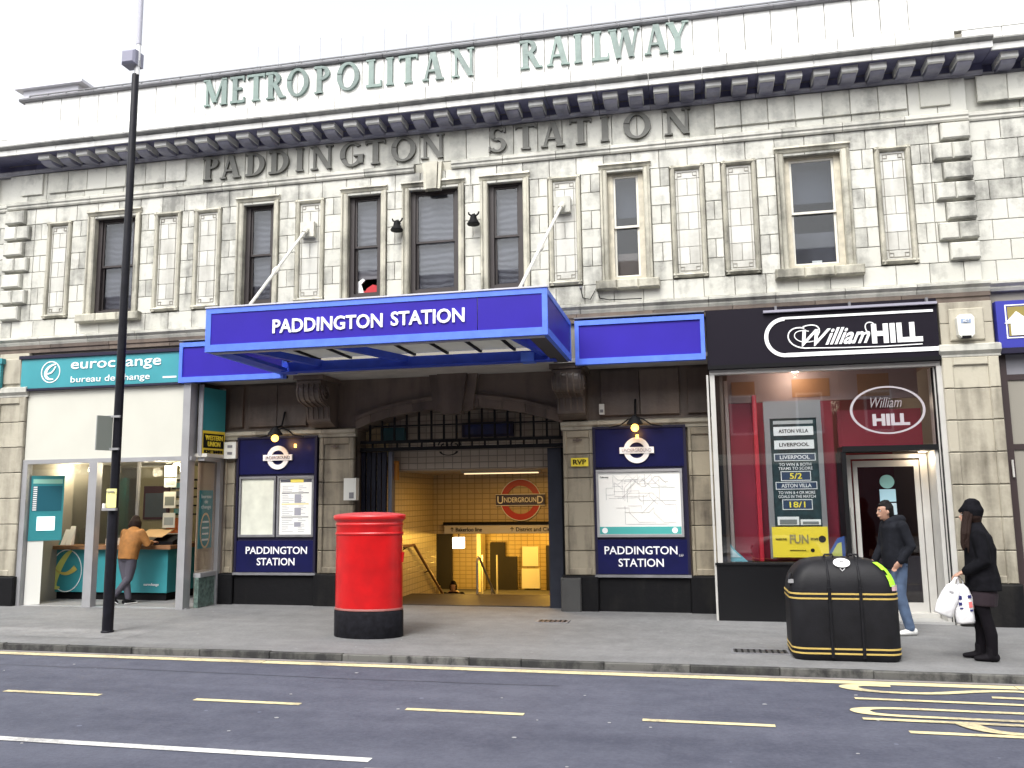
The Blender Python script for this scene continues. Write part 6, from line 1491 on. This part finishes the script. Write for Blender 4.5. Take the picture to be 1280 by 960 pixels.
# two travellers low on the stairs, mostly in the dark
def sitter(lab, x, y, z, m, hairm, turn):
    t = thing('person', lab, 'person', (x, y, z))
    f = Vector((math.sin(turn), -math.cos(turn), 0)); s = Vector((f.y, -f.x, 0)); o = Vector((x, y, z))
    q = lambda a, b_, c_: o+f*a+s*b_+Z*c_
    b = MB(); P2 = head(b, q(.02, 0, 1.50), f, .95)
    b.tube([q(0, 0, 1.35), q(0, 0, 1.1), q(0, 0, .9)], [(.16, .10), (.14, .11), (.15, .11)], 12, up=f, cap='round')
    for e in (-1, 1):
        b.tube([q(0, e*.09, .9), q(.04, e*.09, .48), q(0, e*.09, .08)], [.09, .06, .045], 10, cap='round')
        b.tube([q(0, e*.19, 1.34), q(.02, e*.23, 1.08), q(.14, e*.18, .92)], [.05, .042, .03], 8, cap='round'); hand(b, q(.14, e*.18, .92), f, s, Z, .16, .6)
        shoe(b, q(-.06, e*.09, 0), q(.2, e*.09, 0))
    solid(b, 'body', SKIN, t, .012, 2)
    c = MB(); c.tube([q(0, 0, 1.42), q(0, 0, 1.34), q(0, 0, 1.1), q(0, 0, .7)], [(.10, .09), (.20, .125), (.19, .15), (.20, .16)], 14, up=f)
    for e in (-1, 1): c.tube([q(0, e*.19, 1.34), q(.02, e*.23, 1.08), q(.12, e*.18, .94)], [.07, .062, .05], 10, cap='round')
    solid(c, 'coat', m, t, .014, 3)
    l = MB()
    for e in (-1, 1): l.tube([q(0, e*.09, .9), q(.04, e*.09, .48), q(0, e*.09, .12)], [.10, .075, .06], 10, cap='round')
    solid(l, 'trousers', M_black, t, .014, 2)
    h = MB(); h.tube([P2(-.03, 0, -.03), P2(-.03, 0, .04), P2(-.012, 0, .10)], [(.085, .085), (.088, .10), (.06, .08)], 12, up=f, cap='round'); solid(h, 'hair', hairm, t, .012, 2)
sitter('figure in a dark coat climbing the stairs at the left', -5.15, 5.3, -1.62, M_coat, MATS['black hair'], R(10))
sitter('figure in a dark coat with purple scarf low on the right of the stairs', -3.0, 5.6, -1.80, M_coat, mat('purple scarf', (.06, .02, .22), .7), R(-8))
t = thing('backpack', 'pale bag carried on the left of the stairs', 'bag', (-5.52, 5.2, -.65))
MB().block(-5.66, -5.44, 5.1, 5.28, -.55, -.08, .04).build('sack', mat('tan bag', (.38, .30, .16), .7), t); MB().tube([(-5.55, 5.14, -.1), (-5.50, 5.16, .0), (-5.42, 5.2, -.05)], .015, 6).build('strap', M_black, t)

# litter and small wall clutter
t = thing('window_flag', 'small red and white cloth in the open window above the canopy', 'cloth', (-5.3, .2, 5.2))
MB().box(-5.40, -4.96, .24, .26, 5.2, 5.31).build('fold', mat('red cloth', (.45, .03, .04), .8), t)
MB().prism([(-5.36, 5.22), (-5.24, 5.22), (-5.31, 5.42), (-5.24, 5.49), (-5.28, 5.52), (-5.38, 5.46)], .215, .235).build('white_fold', M_white_s, t)
MB().prism([(-5.25, 5.25), (-4.96, 5.25), (-4.98, 5.37), (-5.10, 5.40), (-5.2, 5.34)], .20, .235).build('fold', mat('red cloth', (.45, .03, .04), .8), t)
cb = thing('wall_cable', 'thin dark cable looping on the wall over the right fascia box', 'cable', (-1.3, 0, 4.9))
MB().tube([(-1.55, -.02, 5.06), (-1.52, -.02, 4.90), (-1.40, -.04, 4.86), (-1.28, -.02, 5.08), (-1.26, -.02, 4.88), (-1.1, -.06, 4.83), (-.6, -.11, 4.81)], .008, 6).build('cable', M_black, cb)
for xx in (-1.55, -1.28): bx('clip', xx-.02, xx+.02, -.03, -.006, 5.05, 5.09, M_lead, cb)

# the terrace across the road, which the panes reflect
OB = thing('opposite_terrace', 'brown brick terrace across the road, seen only as reflections in the glass', 'building', (0, -29, 0))
bx('wall', -45, 40, -40, -28, -.4, 13.5, mat('brown brick', (.19, .10, .07), .85, var=.2, vscale=1.5), OB)
bx('shopfronts', -45, 40, -28, -27.8, 0, 3.2, mat('shopfront dark', (.06, .06, .08), .4), OB)
bx('string', -45, 40, -28, -27.7, 3.2, 3.7, mat('pale render', (.45, .42, .36), .7), OB)
for i in range(26):
    for zz in (4.6, 7.5, 10.4):
        piece('window', 'opw', lambda b: b.box(0, 1.2, 0, .06, 0, 1.9), mat('white sash far', (.5, .5, .5), .5), OB, (-40+3*i, -28, zz))
        piece('pane', 'opp', lambda b: b.box(.1, 1.1, 0, .05, .1, 1.8), mat('pane far', (.03, .03, .04), .1), OB, (-40+3*i, -27.95, zz))

lt = MB(); rl_ = random.Random(11)
for i in range(34):
    x_ = rl_.uniform(-9, 4); y_ = rl_.choice((rl_.uniform(-7.2, -3.8), rl_.uniform(-7.2, -3.8), rl_.uniform(-3.2, -.3))); z_ = gz(x_)+(RD if y_ < -3.4 else 0)+.003; a_ = rl_.uniform(0, 6); r_ = rl_.uniform(.008, .020)
    lt.prism([(x_+r_*math.cos(a_+k*1.3)*(1+.3*(k % 2)), y_+r_*math.sin(a_+k*1.3)*.7) for k in range(5)], z_, z_+.004, 'z')
lt = lt.build('litter_chips', mat('pale litter', (.32, .32, .33), .7), None); lt['kind'] = 'stuff'; lt['label'] = 'tiny pale scraps and gum spots scattered on road and pavement'; lt['category'] = 'litter'

GROUPS = {'wall_lamp': 'lit lamps over the notice boards', 'floodlight': 'black floodlights between the upper windows', 'notice_board': 'station notice boards either side of the archway',
 'blue_fascia_sign': 'plain blue fascia boxes beside the canopy', 'stair_handrail': 'handrails on the entrance stairs', 'downlight': 'small ceiling spots in the shopfronts', 'carrier_bag': 'white carrier bags held by the woman in black',
 'leaflet_holder': 'leaflet holders on the kiosk counter', 'poster_strip': 'strips of notices in the kiosk', 'wall_poster': 'posters inside the kiosk', 'leaflet': 'leaflets in the betting shop window',
 'inspection_cover': 'covers set in the pavement', 'ceiling_light': 'lights in the entrance hall', 'person': 'people around the station'}
for o in S.objects:
    if o.parent is None and 'label' in o:
        k = o.name.split('.')[0]
        if k in GROUPS and 'group' not in o: o['group'] = GROUPS[k]

sheet('pavement_patch', -9.9, -7.3, -2.9, -2.2, .003, asphalt('patch asphalt', (.13, .13, .13), (.24, .24, .24), blotch=.1))
for pts in ([(-12, -4.25), (-9.6, -4.30), (-6.4, -4.24), (-3.6, -4.31), (-.9, -4.27)]  ,):
    marking(lambda b: ribbon(b, [(x0+(x1-x0)*k/6, y0+(y1-y0)*k/6+random.uniform(-.012, .012)) for (x0, y0), (x1, y1) in zip(pts, pts[1:]) for k in range(6)], .012, 0, RD+.0045), mat('road seam', (.038, .040, .055), .8))
